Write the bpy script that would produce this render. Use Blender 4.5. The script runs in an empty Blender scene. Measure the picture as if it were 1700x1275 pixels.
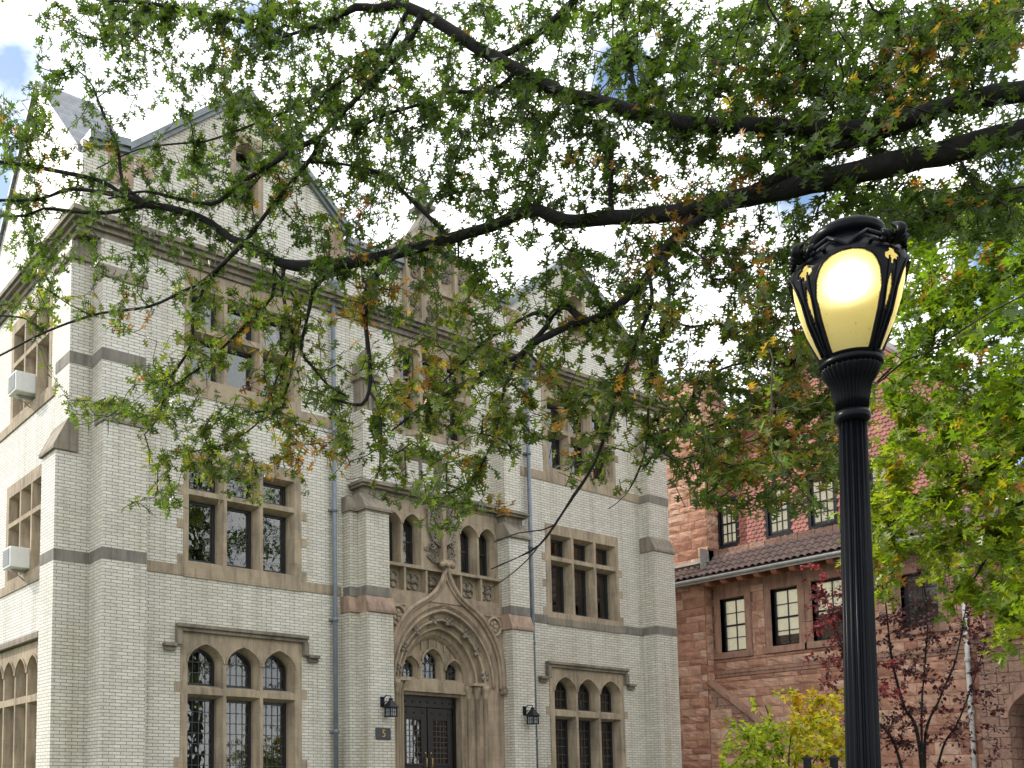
import bpy, bmesh, math, random
import numpy as np
from mathutils import Vector, Matrix

random.seed(7)
rng = np.random.default_rng(11)
sc = bpy.context.scene
COL = sc.collection

# ------------------------------------------------------------------ camera
FPX, PPX, PPY, EYE = 1689.0, 430.0, 1159.0, 1.6          # focal length and principal point of the (cropped) photograph
PITCH = math.radians(5.31); YAW = math.radians(33.01)
cam = bpy.data.cameras.new("camera"); cam_o = bpy.data.objects.new("camera", cam); COL.objects.link(cam_o)
cam.sensor_fit = 'HORIZONTAL'; cam.sensor_width = 36.0
cam.lens = FPX / 1700.0 * 36.0
cam.shift_x = (850.0 - PPX) / 1700.0
cam.shift_y = (PPY - 637.5) / 1700.0
cam.clip_start = 0.1; cam.clip_end = 2000.0
cam_o.location = (0, 0, EYE)
cam_o.rotation_euler = (math.pi / 2 + PITCH, 0, -YAW)
sc.camera = cam_o

# ------------------------------------------------------------------ light
SUN_AZ, SUN_EL = math.radians(-30), math.radians(36)
sun_dir = Vector((math.sin(SUN_AZ) * math.cos(SUN_EL), math.cos(SUN_AZ) * math.cos(SUN_EL), math.sin(SUN_EL)))
sl = bpy.data.lights.new("sun", 'SUN'); sl.energy = 2.0; sl.angle = math.radians(0.5); sl.color = (1.0, 0.93, 0.82)
so = bpy.data.objects.new("sun", sl); COL.objects.link(so); so.rotation_euler = sun_dir.to_track_quat('Z', 'Y').to_euler()
so.location = (-30, 30, 40)

w = bpy.data.worlds.new("World"); sc.world = w; w.use_nodes = True
nt = w.node_tree; nt.nodes.clear()
N = nt.nodes.new; L = nt.links.new
out = N('ShaderNodeOutputWorld'); bg = N('ShaderNodeBackground'); bg.inputs['Strength'].default_value = 0.12
sky = N('ShaderNodeTexSky'); sky.sky_type = 'NISHITA'; sky.sun_disc = False
sky.sun_elevation = SUN_EL; sky.sun_rotation = SUN_AZ
tc = N('ShaderNodeTexCoord'); mp = N('ShaderNodeMapping'); mp.inputs['Scale'].default_value = (1.0, 1.0, 1.6)
mp.inputs['Location'].default_value = (0.35, 0.2, 0.0)
nz = N('ShaderNodeTexNoise'); nz.inputs['Scale'].default_value = 3.2; nz.inputs['Detail'].default_value = 7; nz.inputs['Roughness'].default_value = 0.55
rp = N('ShaderNodeValToRGB'); rp.color_ramp.elements[0].position = 0.36; rp.color_ramp.elements[1].position = 0.46
mx = N('ShaderNodeMix'); mx.data_type = 'RGBA'
L(tc.outputs['Generated'], mp.inputs['Vector']); L(mp.outputs['Vector'], nz.inputs['Vector']); L(nz.outputs['Fac'], rp.inputs['Fac'])
gaps = rp.outputs['Color']                      # openings in the cloud, given as directions in the sky
for (gx, gy, gz, gr) in ((0.257,0.755,0.603,0.022),(0.425,0.654,0.625,0.03),(0.78,0.41,0.473,0.045),(0.661,0.479,0.577,0.03)):
    vd = N('ShaderNodeVectorMath'); vd.operation = 'DISTANCE'; L(tc.outputs['Generated'], vd.inputs[0]); vd.inputs[1].default_value = (gx, gy, gz)
    ad = N('ShaderNodeMath'); ad.operation = 'MULTIPLY_ADD'; L(nz.outputs['Fac'], ad.inputs[0]); ad.inputs[1].default_value = 0.30; L(vd.outputs['Value'], ad.inputs[2])
    mrg = N('ShaderNodeMapRange'); mrg.inputs['From Min'].default_value = gr*0.55+0.155; mrg.inputs['From Max'].default_value = gr+0.17; L(ad.outputs[0], mrg.inputs['Value'])
    mm = N('ShaderNodeMath'); mm.operation = 'MULTIPLY'; L(gaps, mm.inputs[0]); L(mrg.outputs[0], mm.inputs[1]); gaps = mm.outputs[0]
L(gaps, mx.inputs['Factor']); L(sky.outputs['Color'], mx.inputs['A']); cn = N('ShaderNodeTexNoise'); cn.inputs['Scale'].default_value = 6.0; cn.inputs['Detail'].default_value = 6; L(mp.outputs['Vector'], cn.inputs['Vector'])
cr_ = N('ShaderNodeValToRGB'); cr_.color_ramp.elements[0].position = 0.3; cr_.color_ramp.elements[0].color = (6.0, 6.5, 7.2, 1); cr_.color_ramp.elements[1].position = 0.62; cr_.color_ramp.elements[1].color = (10.5, 10.4, 10.2, 1)
L(cn.outputs['Fac'], cr_.inputs['Fac']); L(cr_.outputs['Color'], mx.inputs['B'])
L(mx.outputs['Result'], bg.inputs['Color']); L(bg.outputs['Background'], out.inputs['Surface'])

sc.view_settings.view_transform = 'Standard'; sc.view_settings.look = 'None'
sc.view_settings.gamma = 1.0; sc.view_settings.use_curve_mapping = False
sc.view_settings.exposure = 1.0
try:
    sc.cycles.max_bounces = 8; sc.cycles.transparent_max_bounces = 12
except Exception: pass

# ------------------------------------------------------------------ photo geometry helpers (ray through a pixel of the photograph)
_F = Vector((math.sin(YAW) * math.cos(PITCH), math.cos(YAW) * math.cos(PITCH), math.sin(PITCH)))
_R = Vector((math.cos(YAW), -math.sin(YAW), 0))
_U = _R.cross(_F)
_O = Vector((0, 0, EYE))
def at(x, y, d): return _O + (_F + _R * ((x - PPX) / FPX) - _U * ((y - PPY) / FPX)) * d
def onY(x, y, Y):
    r = _F + _R * ((x - PPX) / FPX) - _U * ((y - PPY) / FPX); return _O + r * (Y / r.y)
def onX(x, y, X):
    r = _F + _R * ((x - PPX) / FPX) - _U * ((y - PPY) / FPX); return _O + r * (X / r.x)

# ------------------------------------------------------------------ object helpers
def thing(name, label, cat, loc=(0, 0, 0), group=None):
    o = bpy.data.objects.new(name, None); COL.objects.link(o); o.location = loc; o.empty_display_size = 0.3
    o['label'] = label; o['category'] = cat
    if group: o['group'] = group
    return o
def world_loc(o):
    v = Vector(o.location); p = o.parent
    while p: v += Vector(p.location); p = p.parent
    return v

class MB:
    """mesh builder in world coordinates"""
    def __init__(s): s.v = []; s.f = []; s.m = []; s.sm = []
    def add(s, vs, fs, m=0, smooth=False):
        b = len(s.v); s.v.extend([tuple(p) for p in vs])
        for f in fs: s.f.append(tuple(i + b for i in f)); s.m.append(m); s.sm.append(smooth)
    def box(s, x0, x1, y0, y1, z0, z1, m=0):
        s.add([(x0,y0,z0),(x1,y0,z0),(x1,y1,z0),(x0,y1,z0),(x0,y0,z1),(x1,y0,z1),(x1,y1,z1),(x0,y1,z1)],
              [(0,3,2,1),(4,5,6,7),(0,1,5,4),(1,2,6,5),(2,3,7,6),(3,0,4,7)], m)
    def tbox(s, T, u0, u1, v0, v1, w0, w1, m=0):
        P = [T(u,v,ww) for ww in (w0,w1) for v in (v0,v1) for u in (u0,u1)]
        s.add(P, [(0,1,3,2),(4,6,7,5),(0,4,5,1),(2,3,7,6),(0,2,6,4),(1,5,7,3)], m)
    def prism(s, T, poly, w0, w1, m=0):
        n = len(poly); vs = [T(u,v,w0) for u,v in poly] + [T(u,v,w1) for u,v in poly]
        fs = [tuple(range(n)), tuple(range(2*n-1, n-1, -1))] + [(i,(i+1)%n,n+(i+1)%n,n+i) for i in range(n)]
        s.add(vs, fs, m)
    def loft(s, loops, closed=True, m=0, cap0=False, cap1=False, smooth=False):
        n = len(loops[0]); vs = [p for l in loops for p in l]; fs = []
        for k in range(len(loops)-1):
            for i in range(n if closed else n-1):
                j = (i+1) % n; fs.append((k*n+i, k*n+j, (k+1)*n+j, (k+1)*n+i))
        if cap0: fs.append(tuple(range(n-1,-1,-1)))
        if cap1: fs.append(tuple(range((len(loops)-1)*n, len(loops)*n)))
        s.add(vs, fs, m, smooth)
    def tube(s, pts, rad, n=6, m=0, smooth=True, caps=True):
        pts = [Vector(p) for p in pts]
        if not hasattr(rad, '__len__'): rad = [rad]*len(pts)
        ref = None; loops = []
        for i, p in enumerate(pts):
            t = (pts[min(i+1,len(pts)-1)] - pts[max(i-1,0)])
            if t.length < 1e-9: t = Vector((0,0,1))
            t.normalize()
            if ref is None:
                ref = Vector((0,0,1)).cross(t)
                if ref.length < 1e-3: ref = Vector((1,0,0)).cross(t)
            ref = ref - t*ref.dot(t)
            if ref.length < 1e-6: ref = t.orthogonal()
            ref.normalize(); b = t.cross(ref)
            loops.append([p + (ref*math.cos(2*math.pi*k/n) + b*math.sin(2*math.pi*k/n))*rad[i] for k in range(n)])
        s.loft(loops, True, m, caps, caps, smooth)
    def lathe(s, prof, cx, cy, n=24, m=0, flute=0, fdepth=0.0, smooth=True, cap=True):
        loops = []
        for r, z in prof:
            lp = []
            for k in range(n):
                a = 2*math.pi*k/n; rr = r
                if flute: rr = r - fdepth*(0.5-0.5*math.cos(a*flute))
                lp.append((cx+rr*math.cos(a), cy+rr*math.sin(a), z))
            loops.append(lp)
        s.loft(loops, True, m, cap, cap, smooth)
    def ball(s, c, r, n=8, k=5, m=0, sc3=(1,1,1)):
        loops = []
        for i in range(k+1):
            a = math.pi*(i/k-0.5); rr = max(math.cos(a), 0.02)*r
            loops.append([(c[0]+rr*math.cos(2*math.pi*j/n)*sc3[0], c[1]+rr*math.sin(2*math.pi*j/n)*sc3[1], c[2]+math.sin(a)*r*sc3[2]) for j in range(n)])
        s.loft(loops, True, m, True, True, True)
    def build(s, name, mats, parent=None, uv=True, fixn=True, bevel=0.0, label=None):
        off = world_loc(parent) if parent else Vector((0,0,0))
        me = bpy.data.meshes.new(name); me.from_pydata(s.v, [], s.f)
        if not isinstance(mats, (list, tuple)): mats = [mats]
        for mt in mats: me.materials.append(mt)
        me.polygons.foreach_set('material_index', s.m); me.polygons.foreach_set('use_smooth', s.sm)
        if fixn:
            bm = bmesh.new(); bm.from_mesh(me); bmesh.ops.recalc_face_normals(bm, faces=bm.faces); bm.to_mesh(me); bm.free()
        me.update()
        if uv: box_uv(me)
        o = bpy.data.objects.new(name, me); COL.objects.link(o)
        if parent: o.parent = parent; me.transform(Matrix.Translation(-off))
        if bevel:
            b = o.modifiers.new('bevel', 'BEVEL'); b.width = bevel; b.segments = 2; b.limit_method = 'ANGLE'; b.angle_limit = math.radians(40)
        if label: o['label'] = label
        return o

def box_uv(me):
    uvl = me.uv_layers.new(name='UVMap').data; vs = me.vertices
    for p in me.polygons:
        n = p.normal; ax, ay, az = abs(n.x), abs(n.y), abs(n.z)
        if az > 0.9 and az > ax and az > ay: f = lambda c: (c.x, c.y)
        elif ax > ay: f = lambda c: (c.y, c.z)
        else: f = lambda c: (c.x, c.z)
        for li in p.loop_indices:
            uvl[li].uv = f(vs[me.loops[li].vertex_index].co)

def tagk(o, kind): o['kind'] = kind; return o

# ------------------------------------------------------------------ materials
def new_mat(name):
    m = bpy.data.materials.new(name); m.use_nodes = True; t = m.node_tree; t.nodes.clear()
    o = t.nodes.new('ShaderNodeOutputMaterial'); b = t.nodes.new('ShaderNodeBsdfPrincipled'); t.links.new(b.outputs[0], o.inputs[0])
    return m, t, b, o
def nd(t, typ, **kw):
    n = t.nodes.new(typ)
    for k, v in kw.items():
        if k in n.inputs: n.inputs[k].default_value = v
        else: setattr(n, k, v)
    return n
def ramp(t, pts):
    r = t.nodes.new('ShaderNodeValToRGB'); e = r.color_ramp.elements
    while len(e) < len(pts): e.new(0.5)
    for i, (p, c) in enumerate(pts): e[i].position = p; e[i].color = (*c, 1) if len(c) == 3 else c
    return r
def mixc(t, fac, a, b, mode='MIX'):
    m = t.nodes.new('ShaderNodeMix'); m.data_type = 'RGBA'; m.blend_type = mode
    for s, v in (('Factor', fac), ('A', a), ('B', b)):
        if hasattr(v, 'is_output'): t.links.new(v, m.inputs[s])
        elif s == 'Factor': m.inputs[s].default_value = v
        else: m.inputs[s].default_value = (*v, 1)
    return m.outputs['Result']
def simple(name, col, rough=0.6, metal=0.0, noise=0.0, scale=8.0, bump=0.0):
    m, t, b, o = new_mat(name)
    b.inputs['Roughness'].default_value = rough; b.inputs['Metallic'].default_value = metal
    if noise or bump:
        c = nd(t, 'ShaderNodeTexCoord'); n = nd(t, 'ShaderNodeTexNoise', Scale=scale, Detail=6.0, Roughness=0.6); t.links.new(c.outputs['Object'], n.inputs['Vector'])
        r = ramp(t, [(0.3, tuple(x*(1-noise) for x in col)), (0.7, tuple(min(1, x*(1+noise)) for x in col))])
        t.links.new(n.outputs['Fac'], r.inputs['Fac']); t.links.new(r.outputs['Color'], b.inputs['Base Color'])
        if bump:
            bp = nd(t, 'ShaderNodeBump', Strength=bump, Distance=0.02); t.links.new(n.outputs['Fac'], bp.inputs['Height']); t.links.new(bp.outputs['Normal'], b.inputs['Normal'])
    else: b.inputs['Base Color'].default_value = (*col, 1)
    return m
def brick_mat(name, c1, c2, mortar, bw, rh, ms, rough, bump, dist, stain=(0.5,0.45,0.33), stain_amt=0.35, rock=0.0, offset=0.5):
    m, t, b, o = new_mat(name); lk = t.links.new
    uv = nd(t, 'ShaderNodeUVMap'); uv.uv_map = 'UVMap'
    br = nd(t, 'ShaderNodeTexBrick', Scale=1.0); br.inputs['Color1'].default_value = (*c1, 1); br.inputs['Color2'].default_value = (*c2, 1)
    br.inputs['Mortar'].default_value = (*mortar, 1); br.inputs['Mortar Size'].default_value = ms; br.inputs['Mortar Smooth'].default_value = 0.25
    br.inputs['Brick Width'].default_value = bw; br.inputs['Row Height'].default_value = rh; br.offset = offset
    co = nd(t, 'ShaderNodeTexCoord')
    vec = uv.outputs[0]
    if rock:
        n0 = nd(t, 'ShaderNodeTexNoise', Scale=4.0, Detail=3.0); lk(co.outputs['Object'], n0.inputs['Vector'])
        sub = nd(t, 'ShaderNodeVectorMath', operation='SUBTRACT'); lk(n0.outputs['Color'], sub.inputs[0]); sub.inputs[1].default_value = (0.5,0.5,0.5)
        scl = nd(t, 'ShaderNodeVectorMath', operation='SCALE'); lk(sub.outputs[0], scl.inputs[0]); scl.inputs['Scale'].default_value = 0.05
        addv = nd(t, 'ShaderNodeVectorMath', operation='ADD'); lk(vec, addv.inputs[0]); lk(scl.outputs[0], addv.inputs[1]); vec = addv.outputs[0]
    lk(vec, br.inputs['Vector'])
    n1 = nd(t, 'ShaderNodeTexNoise', Scale=0.55, Detail=5.0, Roughness=0.62); lk(co.outputs['Object'], n1.inputs['Vector'])
    r1 = ramp(t, [(0.42, (0,0,0)), (0.72, (1,1,1))]); lk(n1.outputs['Fac'], r1.inputs['Fac'])
    mul = nd(t, 'ShaderNodeMath', operation='MULTIPLY'); lk(r1.outputs['Color'], mul.inputs[0]); mul.inputs[1].default_value = stain_amt
    c = mixc(t, mul.outputs[0], br.outputs['Color'], stain, 'MULTIPLY')
    n2 = nd(t, 'ShaderNodeTexNoise', Scale=30.0, Detail=3.0); lk(co.outputs['Object'], n2.inputs['Vector'])
    r2 = ramp(t, [(0.3, (0.86,0.86,0.86)), (0.7, (1,1,1))]); lk(n2.outputs['Fac'], r2.inputs['Fac'])
    c = mixc(t, 1.0, c, r2.outputs['Color'], 'MULTIPLY')
    mp_ = nd(t, 'ShaderNodeMapping'); mp_.inputs['Scale'].default_value = (2.2, 2.2, 0.16); lk(co.outputs['Object'], mp_.inputs['Vector'])
    n4 = nd(t, 'ShaderNodeTexNoise', Scale=1.5, Detail=6.0, Roughness=0.65); lk(mp_.outputs[0], n4.inputs['Vector'])
    r4 = ramp(t, [(0.50, (1,1,1)), (0.70, (0.70,0.67,0.60))]); lk(n4.outputs['Fac'], r4.inputs['Fac'])
    c = mixc(t, 0.75, c, r4.outputs['Color'], 'MULTIPLY')
    lk(c, b.inputs['Base Color']); b.inputs['Roughness'].default_value = rough
    inv = nd(t, 'ShaderNodeMath', operation='SUBTRACT'); inv.inputs[0].default_value = 1.0; lk(br.outputs['Fac'], inv.inputs[1])
    h = inv.outputs[0]
    if rock:
        n3 = nd(t, 'ShaderNodeTexNoise', Scale=9.0, Detail=6.0, Roughness=0.62); lk(co.outputs['Object'], n3.inputs['Vector'])
        ml = nd(t, 'ShaderNodeMath', operation='MULTIPLY'); lk(n3.outputs['Fac'], ml.inputs[0]); ml.inputs[1].default_value = rock
        mad = nd(t, 'ShaderNodeMath', operation='MULTIPLY_ADD'); lk(inv.outputs[0], mad.inputs[0]); mad.inputs[1].default_value = 0.6; lk(ml.outputs[0], mad.inputs[2]); h = mad.outputs[0]
    bp = nd(t, 'ShaderNodeBump', Strength=bump, Distance=dist); lk(h, bp.inputs['Height']); lk(bp.outputs['Normal'], b.inputs['Normal'])
    return m
M = {}
M['brick'] = brick_mat('white_brick', (0.71,0.68,0.60), (0.58,0.555,0.49), (0.235,0.22,0.19), 0.245, 0.066, 0.0075, 0.34, 0.6, 0.012, stain=(0.80,0.74,0.60), stain_amt=0.55)
M['redstone'] = brick_mat('red_sandstone', (0.46,0.285,0.21), (0.36,0.20,0.15), (0.18,0.11,0.085), 0.52, 0.27, 0.012, 0.85, 1.0, 0.09, stain=(0.6,0.5,0.45), stain_amt=0.5, rock=1.5)
def stone_mat(name, col, dark, jw=0.0, jh=0.0):
    m, t, b, o = new_mat(name); lk = t.links.new; co = nd(t, 'ShaderNodeTexCoord')
    n1 = nd(t, 'ShaderNodeTexNoise', Scale=1.3, Detail=7.0, Roughness=0.65); lk(co.outputs['Object'], n1.inputs['Vector'])
    mp_ = nd(t, 'ShaderNodeMapping'); mp_.inputs['Scale'].default_value = (5, 5, 0.7); lk(co.outputs['Object'], mp_.inputs['Vector'])
    n2 = nd(t, 'ShaderNodeTexNoise', Scale=1.6, Detail=5.0, Roughness=0.6); lk(mp_.outputs[0], n2.inputs['Vector'])
    r1 = ramp(t, [(0.32, dark), (0.50, col), (0.72, tuple(min(1, c*1.22) for c in col))]); lk(n1.outputs['Fac'], r1.inputs['Fac'])
    r2 = ramp(t, [(0.36, (0.60,0.60,0.62)), (0.56, (1,1,1))]); lk(n2.outputs['Fac'], r2.inputs['Fac'])
    c = mixc(t, 0.85, r1.outputs['Color'], r2.outputs['Color'], 'MULTIPLY')
    n3 = nd(t, 'ShaderNodeTexNoise', Scale=22.0, Detail=4.0); lk(co.outputs['Object'], n3.inputs['Vector'])
    h = n3.outputs['Fac']
    if jw:
        uv = nd(t, 'ShaderNodeUVMap'); uv.uv_map = 'UVMap'
        br = nd(t, 'ShaderNodeTexBrick', Scale=1.0); lk(uv.outputs[0], br.inputs['Vector'])
        br.inputs['Color1'].default_value = (1,1,1,1); br.inputs['Color2'].default_value = (0.84,0.84,0.86,1); br.inputs['Mortar'].default_value = (0.6,0.57,0.55,1)
        br.inputs['Brick Width'].default_value = jw; br.inputs['Row Height'].default_value = jh; br.inputs['Mortar Size'].default_value = 0.004
        c = mixc(t, 0.8, c, br.outputs['Color'], 'MULTIPLY')
    lk(c, b.inputs['Base Color']); b.inputs['Roughness'].default_value = 0.85
    bp = nd(t, 'ShaderNodeBump', Strength=0.35, Distance=0.012); lk(h, bp.inputs['Height']); lk(bp.outputs['Normal'], b.inputs['Normal'])
    return m
M['stone'] = stone_mat('tan_sandstone', (0.37,0.295,0.20), (0.25,0.20,0.14), 0.85, 0.55)
M['stone_dark'] = stone_mat('weathered_sandstone', (0.24,0.205,0.155), (0.145,0.125,0.10), 0.7, 0.4)
M['portal_stone'] = stone_mat('portal_sandstone', (0.36,0.275,0.19), (0.25,0.18,0.13), 0.9, 0.6)
M['band'] = stone_mat('grey_stone', (0.215,0.195,0.165), (0.15,0.135,0.115), 0.8, 1.2)
M['stone_pink'] = stone_mat('pink_sandstone', (0.40,0.28,0.20), (0.27,0.185,0.135), 0.9, 0.6)
M['redtrim'] = stone_mat('brown_sandstone', (0.40,0.235,0.165), (0.27,0.15,0.105), 0.9, 0.45)
M['slate'] = brick_mat('slate_roof', (0.22,0.24,0.27), (0.15,0.165,0.19), (0.06,0.065,0.07), 0.22, 0.16, 0.006, 0.55, 0.5, 0.01)
M['lead'] = simple('lead_coping', (0.16,0.18,0.19), 0.45, 0.3, 0.25, 5)
M['sash'] = simple('dark_sash', (0.012,0.014,0.02), 0.35, 0, 0.2, 10)
M['black'] = simple('black_paint', (0.0035,0.004,0.006), 0.3, 0, 0.25, 20, 0.04)
M['came'] = simple('lead_came', (0.06,0.065,0.065), 0.5, 0.3)
M['pipe'] = simple('drainpipe_paint', (0.15,0.175,0.205), 0.5, 0.1, 0.2, 6)
M['wpipe'] = simple('white_pipe', (0.62,0.62,0.6), 0.5, 0, 0.25, 5)
M['door'] = simple('door_wood', (0.007,0.0065,0.007), 0.35, 0, 0.4, 9, 0.1)
M['iron'] = simple('wrought_iron', (0.015,0.017,0.022), 0.45, 0.4)
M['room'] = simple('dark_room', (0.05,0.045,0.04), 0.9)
M['cream'] = simple('cream_blind', (0.86,0.82,0.68), 0.8, 0, 0.1, 6)
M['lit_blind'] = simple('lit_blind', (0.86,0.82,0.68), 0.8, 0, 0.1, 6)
_b = M['lit_blind'].node_tree.nodes['Principled BSDF']; _b.inputs['Emission Color'].default_value = (1.0,0.9,0.66,1); _b.inputs['Emission Strength'].default_value = 0.22  # glow added in place of the pale hall wall mirrored in these panes
M['sheer'] = simple('sheer_curtain', (0.5,0.5,0.47), 0.85, 0, 0.15, 9)
M['plastic'] = simple('white_plastic', (0.72,0.73,0.72), 0.4, 0, 0.05, 8)
M['grille'] = simple('grey_grille', (0.30,0.31,0.32), 0.5)
M['brass'] = simple('brass', (0.55,0.36,0.13), 0.4, 0.6)
M['plaque'] = simple('plaque', (0.045,0.055,0.065), 0.4, 0.2)
M['tile_red'] = simple('red_clay_tile', (0.30,0.115,0.09), 0.7, 0, 0.35, 5, 0.1)
M['tile_brown'] = simple('brown_roof_tile', (0.17,0.115,0.10), 0.6, 0, 0.4, 6, 0.1)
M['rafter'] = simple('rafter_wood', (0.30,0.115,0.055), 0.7, 0, 0.25, 7)
M['gutter'] = simple('gutter', (0.36,0.35,0.33), 0.5, 0.3, 0.2, 5)
for _k,_v in (('black',0.10),('iron',0.3)): M[_k].node_tree.nodes['Principled BSDF'].inputs['Specular IOR Level'].default_value = _v
def glass_mat(name, tint, boost=1.0, base=0.03):
    m = bpy.data.materials.new(name); m.use_nodes = True; t = m.node_tree; t.nodes.clear(); lk = t.links.new
    o = nd(t, 'ShaderNodeOutputMaterial'); tr = nd(t, 'ShaderNodeBsdfTransparent'); tr.inputs[0].default_value = (*tint, 1)
    g = nd(t, 'ShaderNodeBsdfGlossy', Roughness=0.015)
    co = nd(t, 'ShaderNodeTexCoord'); n = nd(t, 'ShaderNodeTexNoise', Scale=3.0, Detail=2.0); lk(co.outputs['Object'], n.inputs['Vector'])
    bp = nd(t, 'ShaderNodeBump', Strength=0.06, Distance=0.05); lk(n.outputs['Fac'], bp.inputs['Height']); lk(bp.outputs['Normal'], g.inputs['Normal'])
    fr = nd(t, 'ShaderNodeFresnel', IOR=1.5); ma = nd(t, 'ShaderNodeMath', operation='MULTIPLY_ADD'); lk(fr.outputs[0], ma.inputs[0]); ma.inputs[1].default_value = boost; ma.inputs[2].default_value = base
    mxs = nd(t, 'ShaderNodeMixShader'); lk(ma.outputs[0], mxs.inputs[0]); lk(tr.outputs[0], mxs.inputs[1]); lk(g.outputs[0], mxs.inputs[2]); lk(mxs.outputs[0], o.inputs[0])
    return m
M['glass'] = glass_mat('window_glass', (0.42,0.46,0.44), 1.6, 0.05)
M['glass_clear'] = glass_mat('house_glass', (0.93,0.94,0.92), 1.6, 0.05)
M['bark'] = simple('bark', (0.011,0.0095,0.009), 0.95, 0, 0.6, 18, 1.0)
M['twig'] = simple('young_bark', (0.02,0.016,0.014), 0.85, 0, 0.4, 20)
def leaf_mat(name, stops, trans=0.45, gloss=0.35, tgain=(1.3,1.5,0.5), tscale=1.6):
    m, t, b, o = new_mat(name); lk = t.links.new
    at_ = nd(t, 'ShaderNodeAttribute'); at_.attribute_name = 'tint'
    r = ramp(t, stops); lk(at_.outputs['Fac'], r.inputs['Fac'])
    gi = nd(t, 'ShaderNodeNewGeometry')
    hv = nd(t, 'ShaderNodeHueSaturation'); lk(r.outputs['Color'], hv.inputs['Color'])
    mr = nd(t, 'ShaderNodeMapRange'); mr.inputs['To Min'].default_value = 0.65; mr.inputs['To Max'].default_value = 1.4; lk(gi.outputs['Random Per Island'], mr.inputs['Value']); lk(mr.outputs[0], hv.inputs['Value'])
    lk(hv.outputs['Color'], b.inputs['Base Color']); b.inputs['Roughness'].default_value = gloss; b.inputs['Specular IOR Level'].default_value = 0.45
    tl = nd(t, 'ShaderNodeBsdfTranslucent'); c = mixc(t, 1.0, hv.outputs['Color'], tgain, 'MULTIPLY'); 
    mul = nd(t, 'ShaderNodeVectorMath', operation='SCALE'); lk(c, mul.inputs[0]); mul.inputs['Scale'].default_value = tscale; lk(mul.outputs[0], tl.inputs['Color'])
    ms = nd(t, 'ShaderNodeMixShader'); ms.inputs[0].default_value = trans; lk(b.outputs[0], ms.inputs[1]); lk(tl.outputs[0], ms.inputs[2]); lk(ms.outputs[0], o.inputs[0])
    return m
M['oak_leaf'] = leaf_mat('oak_leaf', [(0.0,(0.034,0.060,0.018)),(0.45,(0.064,0.094,0.021)),(0.70,(0.13,0.145,0.027)),(0.78,(0.22,0.16,0.035)),(0.88,(0.26,0.115,0.03)),(1.0,(0.17,0.07,0.03))])
M['bright_leaf'] = leaf_mat('bright_leaf', [(0.0,(0.05,0.095,0.015)),(0.5,(0.125,0.175,0.016)),(0.8,(0.23,0.235,0.02)),(0.95,(0.30,0.19,0.025)),(1.0,(0.33,0.12,0.03))], 0.48)
M['red_leaf'] = leaf_mat('red_leaf', [(0.0,(0.03,0.014,0.016)),(0.6,(0.07,0.022,0.024)),(0.85,(0.17,0.035,0.038)),(1.0,(0.30,0.085,0.08))], 0.4, tgain=(1.8,0.8,0.8))
M['shrub_leaf'] = leaf_mat('shrub_leaf', [(0.0,(0.14,0.20,0.03)),(0.5,(0.27,0.31,0.035)),(0.8,(0.40,0.38,0.045)),(1.0,(0.50,0.30,0.04))], 0.5)

def ashlar_mat():
    m, t, b, o = new_mat('rock_faced_sandstone'); lk = t.links.new; gi = nd(t,'ShaderNodeNewGeometry'); co = nd(t,'ShaderNodeTexCoord')
    r = ramp(t,[(0.0,(0.36,0.175,0.12)),(0.35,(0.50,0.27,0.185)),(0.7,(0.58,0.345,0.245)),(1.0,(0.62,0.42,0.315))]); lk(gi.outputs['Random Per Island'], r.inputs['Fac'])
    n = nd(t,'ShaderNodeTexNoise',Scale=3.0,Detail=7.0,Roughness=0.65); lk(co.outputs['Object'],n.inputs['Vector'])
    r2 = ramp(t,[(0.3,(0.62,0.58,0.56)),(0.65,(1.08,1.06,1.04))]); lk(n.outputs['Fac'],r2.inputs['Fac'])
    lk(mixc(t,1.0,r.outputs['Color'],r2.outputs['Color'],'MULTIPLY'), b.inputs['Base Color']); b.inputs['Roughness'].default_value=0.9
    n2 = nd(t,'ShaderNodeTexNoise',Scale=14.0,Detail=6.0,Roughness=0.6); lk(co.outputs['Object'],n2.inputs['Vector'])
    bp = nd(t,'ShaderNodeBump',Strength=0.7,Distance=0.05); lk(n2.outputs['Fac'],bp.inputs['Height']); lk(bp.outputs['Normal'],b.inputs['Normal']); return m
M['ashlar'] = ashlar_mat()
# ------------------------------------------------------------------ ground
def sheet(name, x0, x1, y0, y1, z, mt):
    b = MB(); b.add([(x0,y0,z),(x1,y0,z),(x1,y1,z),(x0,y1,z)], [(0,1,2,3)]); return tagk(b.build(name, mt), 'structure')
grass = simple('grass', (0.06,0.085,0.03), 0.9, 0, 0.4, 3, 0.3)
paving = brick_mat('paving', (0.30,0.28,0.26), (0.24,0.225,0.21), (0.12,0.11,0.10), 0.9, 0.6, 0.01, 0.8, 0.3, 0.01)
sheet('lawn', -400, 400, -300, 400, 0.0, grass)
sheet('path', -60, 25.99, 12.2, 15.4, 0.004, paving)
concrete = simple('concrete', (0.42,0.40,0.37), 0.85, 0, 0.15, 2, 0.2)
sheet('forecourt', 26.0, 29.3, 0, 40, 0.008, concrete)  # unseen pale slab, added to bounce sky light up the red house
sheet('path', 14.9, 18.8, 15.41, 17.6, 0.004, paving)

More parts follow.
